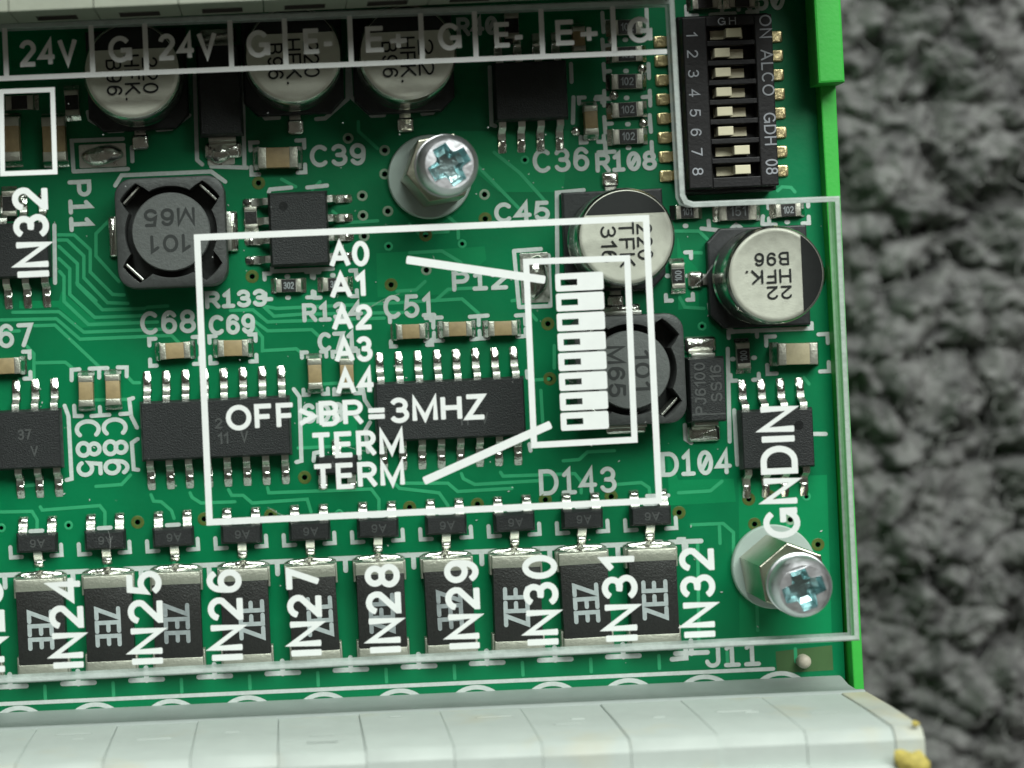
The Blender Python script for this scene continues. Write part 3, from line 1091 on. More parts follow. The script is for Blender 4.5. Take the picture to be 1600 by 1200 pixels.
def fuse(u, v, label, down, shift=0.0):
    """Large moulded chip marked ZEE lengthwise, plated at both ends."""
    H = 1.25
    c = component('chip_fuse', u, v, H, 0, label)
    L, W = 6.3, 3.25

    def body():
        mb = MB()
        mb.box(0, 0, W - 0.12, L - 1.4, 0.08, H, 0.05)
        return mb.mesh('fuse_body', ['resistor_glass'], 30)

    def end():
        mb = MB()
        mb.box(0, L / 2 - 0.36, W, 0.86, 0.03, H + 0.02, 0.12, 0.0)
        mb.mi = 0
        for s in (-1, 1):
            mb.box(s * (W / 2 + 0.02), L / 2 - 0.55, 0.16, 1.3, 0.02, H * 0.72, 0.05)
        return mb.mesh('fuse_end', ['end_plating'], 30)

    def joint():
        mb = MB()
        W2 = W + 0.18
        rings = []
        for k in range(13):
            q = k / 12
            x = -W2 / 2 + W2 * q
            b = 1 - abs(2 * q - 1) ** 6
            bulge = 0.10 * math.exp(-((q - 0.5) / 0.1) ** 2)
            y0, y1 = L / 2 + 0.02, L / 2 + 0.02 + (0.42 + bulge) * (0.55 + 0.45 * b)
            rings.append([(x, y0, 0.0), (x, y1, 0.0), (x, y1 + 0.01, 0.10), (x, y1 - 0.10, 0.24 + bulge), (x, y0 + 0.16, 0.26), (x, y0 + 0.06, 0.5 * H), (x, y0, 0.72 * H * b + 0.05)])
        mb.loft([list(reversed(r)) for r in rings])
        return mb.mesh('solder_joint', ['solder'], 60)
    put('body', cached('fu_b', body), c)
    e, j = cached('fu_e', end), cached('fu_j', joint)
    for a in (0, math.pi):
        put('end_cap', e, c, (0, 0, 0), a)
        put('solder_joint', j, c, (0, 0, 0), a)
    ink(c, 'ZEE', shift, -0.15, H, 2.65, 1.72, -90 if down else 90, 0.28, 'resistor_print' if random.random() < 0.6 else 'resistor_print_faint')
    return c


def solder_pad(u, v, w, h, label, blob=True):
    c = component('test_pad', u, v, 0.1, 0, label)

    def plate():
        mb = MB()
        mb.prism(rrect(w, h, 0.1, 2), 0.0, 0.05, 0.02)
        return mb.mesh('pad_plate', ['tin'])
    put('pad', plate(), c)
    mb = MB()
    n = 28
    rings = []
    for q, z in ((1, 0.05), (0.95, 0.2), (0.75, 0.42), (0.45, 0.55), (0.15, 0.6)):
        rings.append([(w * 0.46 * q * math.cos(2 * math.pi * i / n), h * 0.44 * q * math.sin(2 * math.pi * i / n) * (1 + 0.15 * math.sin(4 * math.pi * i / n)), z) for i in range(n)])
    mb.loft(rings)
    put('solder_joint', mb.mesh('pad_solder', ['solder'], 60), c)


# ---------------------------------------------------------------- components on the board
# round aluminium capacitors: lettering runs downward in the photo for four of them
def can_lines(a, b, c_):
    return [(a, 1.15, -0.35, 2.3, 1.0, -90), (b, 0.0, -0.45, 2.9, 1.0, -90), (c_, -1.15, -0.40, 2.3, 1.0, -90)]


electrolytic(206, 110, 0, 'round aluminium capacitor under the two 24V and G labels at the upper board edge', can_lines('220', 'HFK.', 'B96'), 0.27)
electrolytic(458, 85, 0, 'round aluminium capacitor just above C39, under the labels G and E-', can_lines('220', 'HFK.', 'B96'), 0.27)
electrolytic(637, 82, 0, 'round aluminium capacitor above the upper screw, under the labels E+ and G', can_lines('22', 'HFK.', 'B96'), 0.27)
electrolytic(979, 370, 0, 'round silver capacitor with a black cap segment beside the C45 lettering', can_lines('220', 'TFK', '316'), 0.25)
electrolytic(1213, 429, -90, 'bright silver capacitor marked 22 HFK B96 near the green rail',
             [('22', 1.15, 0.16, 1.6, 0.85, -90), ('HFK.', 0.1, -0.5, 2.9, 0.90, -90), ('B96', -1.0, -0.25, 2.2, 0.85, -90)], 0.22)

inductor(267, 362, 180, 'square grey power inductor marked 101 M65 beside P11')
inductor(986, 578, -90, 'square grey power inductor half hidden behind the printed switch boxes')

soic(-21, 690, 8, 2 / 57.3 * 0, 'sixteen-lead black chip cut off by the picture edge beside C85', texts=[('V', 3.1, -0.75, 1.55, 0.5, 0.7), ('37', 2.5, 0.35, 1.55, 0.9, 0.7)], show=lambda x: x > 1.5)
soic(337, 670, 8, 0, 'sixteen-lead black chip under the OFF lettering between C86 and the test via', texts=[('2', 0.2, 0.35, 1.55, 0.5, 0.7), ('11', 0.45, -0.65, 1.55, 0.7, 0.75), ('V', 1.85, -0.6, 1.55, 0.5, 0.75)])
soic(704, 640, 8, 0, 'sixteen-lead black chip under the 3MHZ lettering', texts=[('11', 0.8, -0.7, 1.55, 0.7, 0.75), ('V', 2.2, -0.65, 1.55, 0.5, 0.75)])
soic(-40, 394, 8, 0, 'black chip under the upper IN32 lettering, cut off by the picture edge', show=lambda x: x > 0.5, W=3.7)
soic(830, 141, 4, 0, 'small eight-lead black chip above the C36 lettering')
soic(467, 357, 4, 90, 'small black chip with a round dimple above A0, leads to both sides', dimple=(1.5, 0.95), pad=0.55)
soic(1216, 686, 4, 0, 'small eight-lead black chip under the GNDIN lettering', dimple=(1.4, 0.85))

names10 = ['first', 'second', 'third', 'fourth', 'fifth', 'sixth', 'seventh', 'eighth', 'ninth', 'tenth']
for k in range(10):
    sot23(57.3 + 106.7 * k, 849 - 4.7 * k, f'{names10[k]} three-legged black transistor from the left in the row above the fuses')
for k in range(10):
    u, v = 57.3 + 106.7 * k, 849 - 4.7 * k
    silk_mark([[(u - 41, v + 6), (u - 40, v + 22), (u - 23, v + 21)], [(u + 38, v + 2), (u + 39, v + 18), (u + 23, v + 19)], [(u - 10, v - 19), (u + 9, v - 20)]])
sot23(527, 727, 'three-legged black transistor half hidden under the two TERM words', True)

down = [1, 1, 1, 0, 0, 0, 1, 0, 1, 0]
shf = [-0.05, -0.1, -0.05, 0.4, 0.4, 0.0, 0.0, -0.1, 0.0, 0.05]
for k in range(-1, 10):
    lab = f'black chip fuse marked ZEE beside the IN{24 + k} lettering' if k >= 0 else 'black chip fuse cut off at the picture edge before IN24'
    fuse(FU0 + FDU * k, FV0 + FDV * k, lab, down[k] if k >= 0 else 1, shf[k] if k >= 0 else 0)

T_, C_ = 'ceramic_tan', 'ceramic_cream'
ceramic_cap(434, 246, 0, 2.6, 1.35, 0.9, 'tan ceramic capacitor beside the C39 lettering')
ceramic_cap(273, 548, 0, 2.0, 1.05, 0.8, 'tan ceramic capacitor below the C68 lettering')
ceramic_cap(364, 544, 0, 2.0, 1.05, 0.8, 'tan ceramic capacitor below the C69 lettering')
ceramic_cap(8, 572, 0, 2.0, 1.05, 0.8, 'tan ceramic capacitor below the C67 lettering')
ceramic_cap(134, 611, 90, 2.0, 0.95, 0.8, 'upright tan ceramic capacitor above the C85 lettering')
ceramic_cap(176, 609, 90, 2.0, 0.95, 0.8, 'upright tan ceramic capacitor above the C86 lettering')
ceramic_cap(492, 584, 90, 2.0, 0.9, 0.8, 'upright tan ceramic capacitor above the greater-than sign')
ceramic_cap(542, 584, 90, 2.0, 0.9, 0.8, 'upright tan ceramic capacitor hidden under the A4 lettering')
ceramic_cap(642, 518, 0, 1.9, 0.95, 0.8, 'tan ceramic capacitor right below the C51 lettering')
ceramic_cap(715, 514, 0, 1.9, 0.95, 0.8, 'middle one of three tan ceramic capacitors above the 3MHZ chip')
ceramic_cap(786, 513, 0, 1.9, 0.95, 0.8, 'tan ceramic capacitor nearest the printed switch frame')
ceramic_cap(924, 187, 90, 1.9, 0.85, 0.8, 'upright brown ceramic capacitor above the C36 lettering')
ceramic_cap(1247, 553, 0, 2.6, 1.40, 1.1, 'large cream ceramic capacitor above the GNDIN chip', C_)
ceramic_cap(12, 217, 90, 2.9, 1.5, 1.0, 'dim brown ceramic capacitor at the picture edge inside the white frame')
ceramic_cap(84, 217, 90, 2.9, 1.5, 1.0, 'dim brown ceramic capacitor crossed by the white frame edge')

for i, (u, v) in enumerate([(980, 42), (980, 84), (980, 127), (981, 171), (982, 213)]):
    chip_resistor(u, v, 0, 2.0, 0.95, f'{names10[i]} small black resistor from the top in the column left of the switch', '102')
chip_resistor(1074, 331, 0, 1.45, 0.85, 'small black resistor beside the C45 capacitor under the switch', '101')
chip_resistor(1153, 330, 0, 2.45, 1.15, 'black resistor marked 151 below the switch block', '151')
chip_resistor(1232, 328, 0, 1.65, 0.85, 'small black resistor marked 102 near the green rail', '102')
chip_resistor(1060, 431, 90, 1.65, 0.85, 'upright small resistor between the two bright capacitors', '100', 0)
chip_resistor(1162, 556, 90, 1.65, 0.85, 'upright small resistor left of the cream capacitor', '100', 0)
chip_resistor(451, 446, 0, 1.65, 0.85, 'small black resistor beside the R133 lettering', '302')
chip_resistor(524, 444, 0, 1.65, 0.85, 'small black resistor hidden under the A1 lettering', '302')
chip_resistor(30, 160, 0, 1.8, 0.9, 'small dim resistor at the top of the white frame', None)
chip_resistor(112, 160, 90, 1.65, 0.9, 'small dim resistor left of the first round capacitor', None)
chip_resistor(14, 318, 90, 1.65, 0.9, 'small resistor left of the upper IN32 lettering', None)
chip_resistor(1102, 2, 0, 1.65, 0.9, 'small resistor above the switch at the picture edge, nearer the cover', None)
chip_resistor(1160, 0, 0, 1.65, 0.9, 'small resistor above the switch at the picture edge, nearer the rail', None)
chip_resistor(800, 40, 90, 1.65, 0.9, 'small dim resistor under the second E- label', None)
chip_resistor(392, 340, 90, 1.4, 0.8, 'small resistor between the P11 inductor and the dimpled chip', None)

ceramic_cap(905, 60, 90, 1.6, 0.8, 0.7, 'dim brown ceramic capacitor under the last E+ label')
for i, (u, v) in enumerate([(957, 62), (960, 149), (1004, 107), (1006, 192), (900, 205)]):
    c_ = component('solder_dot', u, v, 0.2, 0, f'{names10[i]} bare solder dot near the resistors left of the switch')
    put('dot', cached('soldot', lambda: (lambda m_: (m_.lathe([(0.34, 0.0), (0.30, 0.12), (0.18, 0.22), (0.05, 0.25)], 16), m_.mesh('solder_dot', ['solder'], 60))[1])(MB())), c_)
solder_pad(160, 243, 3.1, 1.55, 'bare solder pad with a shiny blob above P11')
solder_pad(345, 240, 1.8, 1.5, 'bare solder pad below the long dark diode')
solder_pad(836, 434, 1.9, 3.3, 'bare solder pad with a shiny blob beside P12')

# diodes
def diode(u, v, rot, L, W, H, label, texts=()):
    c = component('diode', u, v, H, rot, label)
    put('body', chip_body(L, W, H, 'dio', None, 0.1), c)

    def lead():
        mb = MB()
        mb.box(L / 2 + 0.10, 0, 0.30, W * 0.62, 0.1, H * 0.55, 0.06)
        mb.box(L / 2 + 0.55, 0, 0.8, W * 0.62, 0.08, 0.3, 0.06)
        mb.mi = 1
        mb.prism([(x + L / 2 + 0.80, y) for x, y in rrect(1.1, W * 0.85, 0.25, 3)], 0.0, 0.42, 0.3)
        return mb.mesh('diode_lead', ['tin', 'solder'], 50)
    lm = cached(('dlead', L, W, H), lead)
    put('lead', lm, c)
    put('lead', lm, c, (0, 0, 0), math.pi)
    if texts:
        mb = MB()
        mb.box(-L / 2 + 0.55, 0, 0.10, W - 0.36, H - 0.02, H + 0.02, 0.0)
        put('cathode_band', mb.mesh('cathode_band', ['epoxy_ink']), c)
    for t in texts:
        ink(c, *t)


diode(1106, 609, 90, 4.3, 2.55, 2.1, 'black diode standing beside the D104 lettering',
      [('PJ6100', 0.1, 0.5, 2.1, 3.4, 0.75), ('SS16', 0.4, -0.55, 2.1, 2.4, 0.75)])
# (its cathode band is a shallow step in the moulding)
diode(343, 140, 90, 6.0, 2.9, 2.2, 'long dark diode between the first and second round capacitors')

# DIP switch
sw = component('dip_switch', 1142, 158, 3.2, 0, 'black eight-way slide switch block with cream sliders beside the green rail')


def sw_body():
    mb = MB()
    W, L = 6.05, 11.6
    p = rrect(W, L, 0.12, 2)
    mb.loft([[(x, y, 0.15) for x, y in p], [(x, y, 1.75) for x, y in p], [(x, y, 1.9) for x, y in inset(p, 0.10)]])
    # raised rim and the ribs between the eight slots
    x0, x1 = -1.35, 1.75
    mb.box((-W / 2 + x0) / 2 + 0.06, 0, W / 2 + x0 - 0.12, L - 0.5, 1.85, 3.1, 0.08)
    mb.box((W / 2 + x1) / 2 - 0.06, 0, W / 2 - x1 - 0.12, L - 0.5, 1.85, 3.1, 0.08)
    for i in range(9):
        y = (4 - i) * 1.27 - 0.02
        h = 0.34
        if i in (0, 8):
            y0 = 4 * 1.27 - 0.17
            y1 = L / 2 - 0.25
            mb.box((x0 + x1) / 2, (y0 + y1) / 2 * (1 if i == 0 else -1), x1 - x0 + 0.002, y1 - y0, 1.85, 3.097, 0.05)
        else:
            mb.box((x0 + x1) / 2, y, x1 - x0 + 0.002, h, 1.85, 3.05, 0.05)
    return mb.mesh('switch_body', ['switch_black'])


put('body', sw_body(), sw)


def slider():
    mb = MB()
    mb.box(0, 0, 1.00, 0.58, 1.95, 3.15, 0.05)
    return mb.mesh('slider', ['slider_cream'])


def slider_foot():
    mb = MB()
    mb.box(0, 0, 2.1, 0.60, 1.905, 2.15, 0.03)
    return mb.mesh('slider_foot', ['slider_cream'])


sx = [0.35, -0.45, -0.45, -0.45, -0.45, -0.45, 0.55, 0.55]
gold_lead = None


def gold():
    mb = MB()
    top = [(-0.1, 1.1), (0.22, 1.1), (0.36, 1.0), (0.45, 0.35), (0.58, 0.28), (1.05, 0.26)]
    bot = [(1.05, 0.06), (0.5, 0.06), (0.3, 0.2), (0.2, 0.85), (-0.1, 0.9)]
    mb.profile(list(reversed(top + bot)), 0.62)
    mb.prism([(x, y + 0.85) for x, y in rrect(0.78, 0.85, 0.15, 2)], 0.0, 0.16, 0.1)
    return mb.mesh('switch_lead', ['gold_plating'], 40)


gm = gold()
sm_, sf = slider(), slider_foot()
for i in range(8):
    y = (3.5 - i) * 1.27
    k = put('slider', sm_, sw, (sx[i] + 0.05, y, 0))
    put('slider_foot', sf, sw, (0.12, y, 0))
    put('lead', gm, sw, (3.0, y, 0), R(-90))
    put('lead', gm, sw, (-3.0, y, 0), R(90))
    ink(sw, str(i + 1), -2.32, y, 3.1, 0.26 if i == 0 else 0.5, 0.72, -90, 0.09, 'switch_print')
for s, y, w in (('ON', 4.75, 1.5), ('ALCO', 1.75, 3.0), ('GDH', -1.9, 2.1), ('08', -4.35, 1.0)):
    ink(sw, s, 2.48, y, 3.1, w, 0.80, -90, 0.10, 'switch_print')
ink(sw, 'G', -0.35, 5.2, 3.1, 0.5, 0.5, 0, 0.07, 'switch_print')
ink(sw, 'H', 0.35, 5.2, 3.1, 0.45, 0.5, 0, 0.07, 'switch_print')

# locating peg of the lower terminal row
mb = MB()
mb.lathe([(0.45, 0.0), (0.45, 0.5), (0.36, 0.75), (0.12, 0.85)], 20)
px_, py_ = at(1257, 1034, 0.5)
put('locating_peg', mb.mesh('locating_peg', ['resin_pin'], 50), board, (px_, py_, 0), label='pale round plastic peg in the bare patch by the terminals')

# dust specks lying on the board
mb = MB()
for _ in range(110):
    u, v = random.uniform(0, 1290), random.uniform(180, 1040)
    x, y = at(u, v)
    a, s_ = random.uniform(0, 6.3), random.uniform(0.02, 0.05)
    e = s_ * random.uniform(1, 3)
    pts = [(x + e * math.cos(a), y + e * math.sin(a)), (x - s_ * math.sin(a), y + s_ * math.cos(a)), (x - e * math.cos(a), y - e * math.sin(a)), (x + s_ * math.sin(a), y - s_ * math.cos(a))]
    mb.loft([[(p, q, 0.03) for p, q in pts], [(p, q, 0.06) for p, q in pts]])
put('dust', mb.mesh('dust', ['dust']), board, kind='stuff')

# ---------------------------------------------------------------- green housing rail
ra, rb = at(1282, 145, 1.2), at(1330, 1000, 1.2)
rail = bpy.data.objects.new('housing_rail', None)
col.objects.link(rail)
ang = math.atan2(rb[0] - ra[0], ra[1] - rb[1])
rail.location = (ra[0] * S, ra[1] * S, 0)
rail.rotation_euler = (0, 0, ang)
thing(rail, 'bright green plastic rail holding the board along its edge', 'rail')
mb = MB()
mb.prism([(0, -60), (0.60, -60), (0.70, -36), (0.78, -20), (1.04, 0), (1.30, 30), (0, 30)], -43.0, 1.2, 0.10)
put('side_wall', mb.mesh('side_wall', ['rail_green']), rail)
mb = MB()
mb.prism([(-72, -60), (-0.02, -60), (-0.02, 30), (-72, 30)], -8.0, -6.5)
put('floor_plate', mb.mesh('floor_plate', ['rail_green']), rail)
clip_y = at(1290, 138, 3.0)
mb = MB()
mb.prism([(-0.62, 0.25), (1.12, 0.25), (1.20, 14), (-0.62, 14)], 1.0, 3.2, 0.16)
put('clip', mb.mesh('clip', ['rail_green']), rail, (0, 0.15, 0), label='thicker green clip at the upper end of the rail')

# ---------------------------------------------------------------- clear cover with its printed legend
CZ0, CZ1 = 6.3, 8.3
CP = 8.33
cv = [at(-60, 38, CZ1), at(-60, 1072, CZ1), at(1344, 1001, CZ1), at(1313, 306, CZ1), at(1084, 315, CZ1), at(1075, 312, CZ1), at(1071, 304, CZ1), at(1054, -3, CZ1)]
# anticlockwise seen from above: left-top, left-bottom, right-bottom, ...
cover = bpy.data.objects.new('clear_cover', None)
col.objects.link(cover)
thing(cover, 'clear acrylic cover sheet with white printed terminal legend over the board', 'cover')
SCREWS = [((672, 276), (690, 262), (699, 257), 20), ((1210, 886), (1240, 904), (1254, 916), 14)]
screw_xy = [at(*s[2], 9.6) for s in SCREWS]
holes = [circle(x, y, 1.15, 20) for x, y in screw_xy]
inner = inset(cv, 0.22)
put('sheet', slab_mesh('sheet', inner, holes, CZ0 + 0.02, CZ1, ['clear_acrylic', 'clear_acrylic'], side=False), cover)
mb = MB()
n = len(cv)
ringo = inset(cv, 0.0)
ringi = inset(cv, 0.25)
prof = [(0.25, CZ0), (0.10, CZ0), (0.0, CZ0 + 0.15), (0.0, CZ1 - 0.12), (0.10, CZ1 + 0.012), (0.34, CZ1 + 0.012), (0.34, CZ1 + 0.004)]
rings = [[(x, y, z) for x, y in (inset(cv, d) if d else cv)] for d, z in prof]
mb.loft(rings, False, False)
put('cut_edge', mb.mesh('cut_edge', ['acrylic_edge']), cover, label='frosted sawn edge of the clear cover')


def print_text(s, u0, v0, u1, v1, rot=0, sw=0.42):
    x, y = at((u0 + u1) / 2, (v0 + v1) / 2, CP)
    w, h = mm(u1 - u0, CP), mm(v1 - v0, CP)
    if rot in (90, -90):
        w, h = h, w
    put('printed_lettering', text_mesh(s, w, h, sw, None, 'flat', 'cover_ink'), cover, (x, y, CP - 0.02), R(rot))


def print_lines(lines, w, name='printed_line'):
    mb = MB()
    for i, l in enumerate(lines):
        ribbon(mb, [at(u, v, CP) for u, v in l], w, CP + 0.006 * (i % 9) - 0.005, 'flat')
    return put(name, mb.mesh(name, ['cover_ink']), cover)


for a in [('24V', 30, 61, 121, 103), ('G', 169, 56, 206, 98), ('24V', 247, 51, 339, 93), ('G', 385, 47, 422, 90), ('E-', 474, 44, 521, 84),
          ('E+', 571, 40, 638, 81), ('G', 684, 36, 721, 79), ('E-', 772, 34, 819, 74), ('E+', 868, 30, 936, 70), ('G', 980, 26, 1019, 67)]:
    print_text(*a, sw=0.30)
    # the dividers and the underline of the row
print_lines([[(-20, 123.5), (1041, 80.5)]], 0.32)
for u, v in [(7, 45), (142, 41), (226, 38), (359, 33), (444, 30), (546, 26), (657, 22), (741, 19), (845, 15), (957, 11)]:
    print_lines([[(u, v), (u + 3.2, v + 73)]], 0.32)
for a in [('IN32', 21, 292, 77, 433, 90), ('IN23', -46, 907, 8, 1051, 90), ('IN24', 77, 900, 131, 1044, 90), ('IN25', 200, 892, 255, 1038, 90),
          ('IN26', 325, 889, 380, 1032, 90), ('IN27', 449, 887, 503, 1025, 90), ('IN28', 572, 881, 627, 1020, 90), ('IN29', 696, 874, 750, 1014, 90),
          ('IN30', 818, 867, 873, 1008, 90), ('IN31', 941, 869, 997, 1002, 90), ('IN32', 1063, 855, 1118, 996, 90), ('GNDIN', 1189, 634, 1247, 841, 90)]:
    print_text(*a, sw=0.385)
for a in [('A0', 514, 377, 577, 417), ('A1', 515, 426, 571, 466), ('A2', 518, 476, 582, 516), ('A3', 522, 526, 582, 566), ('A4', 524, 575, 586, 616)]:
    print_text(*a, sw=0.31)


def slanted_text(s, ul, vl, ur, vr, h, sw):
    """lettering whose left and right ends' middles are given."""
    x0, y0 = at(ul, vl, CP)
    x1, y1 = at(ur, vr, CP)
    L = math.hypot(x1 - x0, y1 - y0)
    put('printed_lettering', text_mesh(s, L, mm(h, CP), sw, None, 'flat', 'cover_ink'), cover, ((x0 + x1) / 2, (y0 + y1) / 2, CP - 0.02), math.atan2(y1 - y0, x1 - x0))


slanted_text('OFF>BR=3MHZ', 353, 653.5, 758, 635, 40, 0.30)
slanted_text('TERM', 486, 697, 631, 690, 41, 0.305)
slanted_text('TERM', 489, 746, 632, 739, 41, 0.305)
print_lines([[(308, 371), (1009.5, 341), (1030, 782), (327.5, 816), (308, 371)]], 0.40, 'printed_frame')
print_lines([[(822, 409), (980, 403.5), (991.5, 687), (834.5, 695.5), (822, 409)]], 0.38, 'printed_frame')
print_lines([[(2, 143), (82, 140), (86, 268.5), (4, 271.5), (2, 143)]], 0.30, 'printed_frame')
print_lines([[(637, 406), (850, 437)]], 0.50)
print_lines([[(664, 751), (859, 664)]], 0.50)
for i in range(8):
    q = i / 7
    u0, v0 = 905.3 + 8.2 * q, 440.0 + 217.5 * q
    x, y = at(u0, v0, CP)
    w, h = mm(75, CP), mm(28.0, CP)
    outer = rrect(w, h, 0.12, 2)
    hx, hy, hw, hh = mm(-16.5 + 1.2 * (i > 2), CP), mm(-0.3, CP), mm(26, CP), mm(9.5, CP)
    hole = [(hx - hw / 2, hy - hh / 2), (hx + hw / 2, hy - hh / 2), (hx + hw / 2, hy + hh / 2), (hx - hw / 2, hy + hh / 2)]
    me = cached(('pbox', i > 2), lambda: slab_mesh('printed_box', outer, [hole], 0.0, 0.03, ['cover_ink', 'cover_ink']))
    put('printed_box', me, cover, (x, y, CP - 0.01), R(0.25))

mb = MB()
for _ in range(70):
    x, y = at(random.uniform(0, 1030), random.uniform(130, 990), CZ1)
    r_ = random.uniform(0.015, 0.04)
    mb.lathe([(r_, CZ1 + 0.004), (r_ * 0.7, CZ1 + r_ * 0.8), (r_ * 0.2, CZ1 + r_)], 6, x, y)
for _ in range(8):
    x, y = at(random.uniform(40, 1260), random.uniform(350, 980), CZ1)
    a_, l_ = random.uniform(0, 3.14), random.uniform(0.4, 2.2)
    b_ = random.uniform(-0.3, 0.3)
    ribbon(mb, [(x + l_ * t * math.cos(a_ + b_ * t), y + l_ * t * math.sin(a_ + b_ * t)) for t in (0, 0.3, 0.6, 1)], random.uniform(0.008, 0.014), CZ1 + 0.006)
put('dust', mb.mesh('cover_dust', ['dust']), cover, kind='stuff')

# ---------------------------------------------------------------- screws, hexagon spacers and washers
def cross_outline(n=6, arm=1.28, hw=0.46):
    pts = []
    for q in range(4):
        a = q * math.pi / 2
        c_, s_ = math.cos(a), math.sin(a)
        def rot(x, y):
            return (x * c_ - y * s_, x * s_ + y * c_)
        pts.append(rot(arm, -hw))
        pts.append(rot(arm, hw))
        # lobe bulging towards the middle between this arm and the next
        for k in range(1, n):
            t = k / n
            x, y = arm + (hw - arm) * t, hw + (arm - hw) * t
            b = 0.40 * math.sin(math.pi * t)
            d = math.hypot(x, y)
            pts.append(rot(x * (1 - b / d), y * (1 - b / d)))
    return pts


def screw_head():
    mb = MB()
    cr = cross_outline()
    n_ = 48
    rim = [(1.50 * math.cos(2 * math.pi * i / n_), 1.50 * math.sin(2 * math.pi * i / n_)) for i in range(n_)]
    loops = [[Vector((x, y, 0)) for x, y in rim], [Vector((x, y, 0)) for x, y in reversed(cr)]]
    flat = loops[0] + loops[1]
    for a, b, c_ in tessellate_polygon(loops):
        A, B, C = flat[a], flat[b], flat[c_]
        if (B - A).cross(C - A).z < 0:
            B, C = C, B
        def zz(P):
            return 1.60 + 0.08 * (1 - (P.x ** 2 + P.y ** 2) / 2.25)
        mb.face([(A.x, A.y, zz(A)), (B.x, B.y, zz(B)), (C.x, C.y, zz(C))])
    mb.lathe([(1.0, -2.0), (1.0, 0.0), (1.80, 0.0), (1.90, 0.12), (1.90, 0.85), (1.80, 1.20), (1.66, 1.42), (1.50, 1.60)], n_, cap0=True, cap1=False)
    return mb.mesh('screw_head', ['zinc'], 50)


def screw_recess():
    mb = MB()
    cr = cross_outline()
    rings = []
    for k, z in ((0.55, 0.55), (0.80, 0.75), (0.92, 1.35), (1.0, 1.66)):
        rings.append([(x * k, y * k, z) for x, y in cr])
    # walls face inward
    m_ = len(cr)
    for a, b in zip(rings[:-1], rings[1:]):
        for i in range(m_):
            j = (i + 1) % m_
            mb.face([a[j], a[i], b[i], b[j]])
    mb.face(rings[0])
    return mb.mesh('screw_recess', ['zinc_blue'])


hm, rm = screw_head(), screw_recess()
for i, (wpx, hpx, spx, ang_) in enumerate(SCREWS):
    where = ('above the A0 lettering', 'below the GNDIN lettering')[i]
    x, y = at(*spx, 9.6)
    s = bpy.data.objects.new('cross_head_screw', None)
    col.objects.link(s)
    s.location = (x * S, y * S, (CZ1 + 0.26) * S)
    s.rotation_euler = (R((2.5, 4.0)[i]), R((2.0, -3.0)[i]), R((28, 17)[i]))
    thing(s, f'shiny cross-head screw holding the clear cover {where}', 'screw', 'screws holding the cover')
    put('head', hm, s)
    put('cross_recess', rm, s, label='bluish cross-shaped recess')
    mb = MB()
    mb.lathe([(1.98, -0.25), (1.98, -0.06), (1.90, 0.0), (1.1, 0.0)], 40)
    put('lock_washer', mb.mesh('lock_washer', ['zinc'], 40), s)
    x, y = at(*hpx, CZ0)
    mb = MB()
    rr = 2.30
    hexa = [(rr * math.cos(R(60 * k)), rr * math.sin(R(60 * k))) for k in range(6)]
    mb.prism(hexa, 0.0, CZ0 - 0.62, 0.10)
    h = put('hexagon_spacer', mb.mesh('hexagon_spacer', ['nickel_brass']), None, (x, y, 0.61), R((8, 38)[i]))
    thing(h, f'brassy hexagon spacer under the screw {where}', 'spacer', 'spacers under the cover')
    x, y = at(*wpx, 0.6)
    mb = MB()
    mb.lathe([(2.72, 0.0), (2.78, 0.08), (2.78, 0.50), (2.70, 0.60), (1.2, 0.60)], 56)
    w_ = put('nylon_washer', mb.mesh('nylon_washer', ['nylon'], 40), None, (x, y, 0.005))
    thing(w_, f'milky round washer on the board under the screw {where}', 'washer', 'washers under the spacers')

# ---------------------------------------------------------------- lower terminal row
TZ0, TZ1 = 6.4, 18.3
ty = (at(430, 1098, 0)[1] + at(1100, 1061, 0)[1]) / 2
tx_end = at(1311, 1046, 0)[0]
tx_mod = at(1313, 1079, TZ0)[0]
block = bpy.data.objects.new('terminal_row', None)
col.objects.link(block)
block.location = (0, ty * S, 0)
thing(block, 'pale grey plug-in terminal row along the lower board edge', 'terminal block')
XL = -36.0
mb = MB()
pr = [(0.0, 0.0), (0.0, 0.6), (-0.25, 2.2), (-0.25, 5.2), (0.05, 5.7), (0.05, 6.2), (-0.10, TZ0), (-9.0, TZ0), (-9.0, 0.0)]
mb.loft([[(tx_end - (0.0 if False else 0.0), y, z) for y, z in pr], [(XL, y, z) for y, z in pr]])
put('header', mb.mesh('header', ['header_grey'], 40), block)


def module(w, m='terminal_grey'):
    mb = MB()
    g = 0.014
    # side outline (y, z): back wall, chamfer, top, step up to the clamp
    pr = [(-8.8, TZ0 + 0.02), (-0.22, TZ0 + 0.02), (-0.05, TZ0 + 0.2), (-0.02, 12.0), (-0.10, TZ1 - 0.75), (-0.32, TZ1 - 0.35), (-0.80, TZ1), (-1.9, TZ1 + 0.05), (-2.0, TZ1 + 0.55), (-2.2, TZ1 + 0.7), (-8.8, TZ1 + 0.7)]
    c = 0.06
    a = [(w / 2 - g, y, z) for y, z in pr]
    a2 = [(w / 2 - g - c, y * 1.0 + (0.05 if y > -1 else 0), z) for y, z in pr]
    b2 = [(-w / 2 + g + c, y * 1.0 + (0.05 if y > -1 else 0), z) for y, z in pr]
    b = [(-w / 2 + g, y, z) for y, z in pr]
    mb.loft([[(x, y, z) for x, y, z in r] for r in (b, b2, a2, a)])
    return mb.mesh('terminal_module', [m], 30)


def nub():
    mb = MB()
    mb.loft([[(-0.7, 0.0, 12.3), (0.7, 0.0, 12.3), (0.7, 0.0, 11.9), (-0.7, 0.0, 11.9)], [(-0.6, 0.05, 12.2), (0.6, 0.05, 12.2), (0.6, 0.05, 12.0), (-0.6, 0.05, 12.0)]])
    return mb.mesh('raised_mark', ['terminal_grey'])


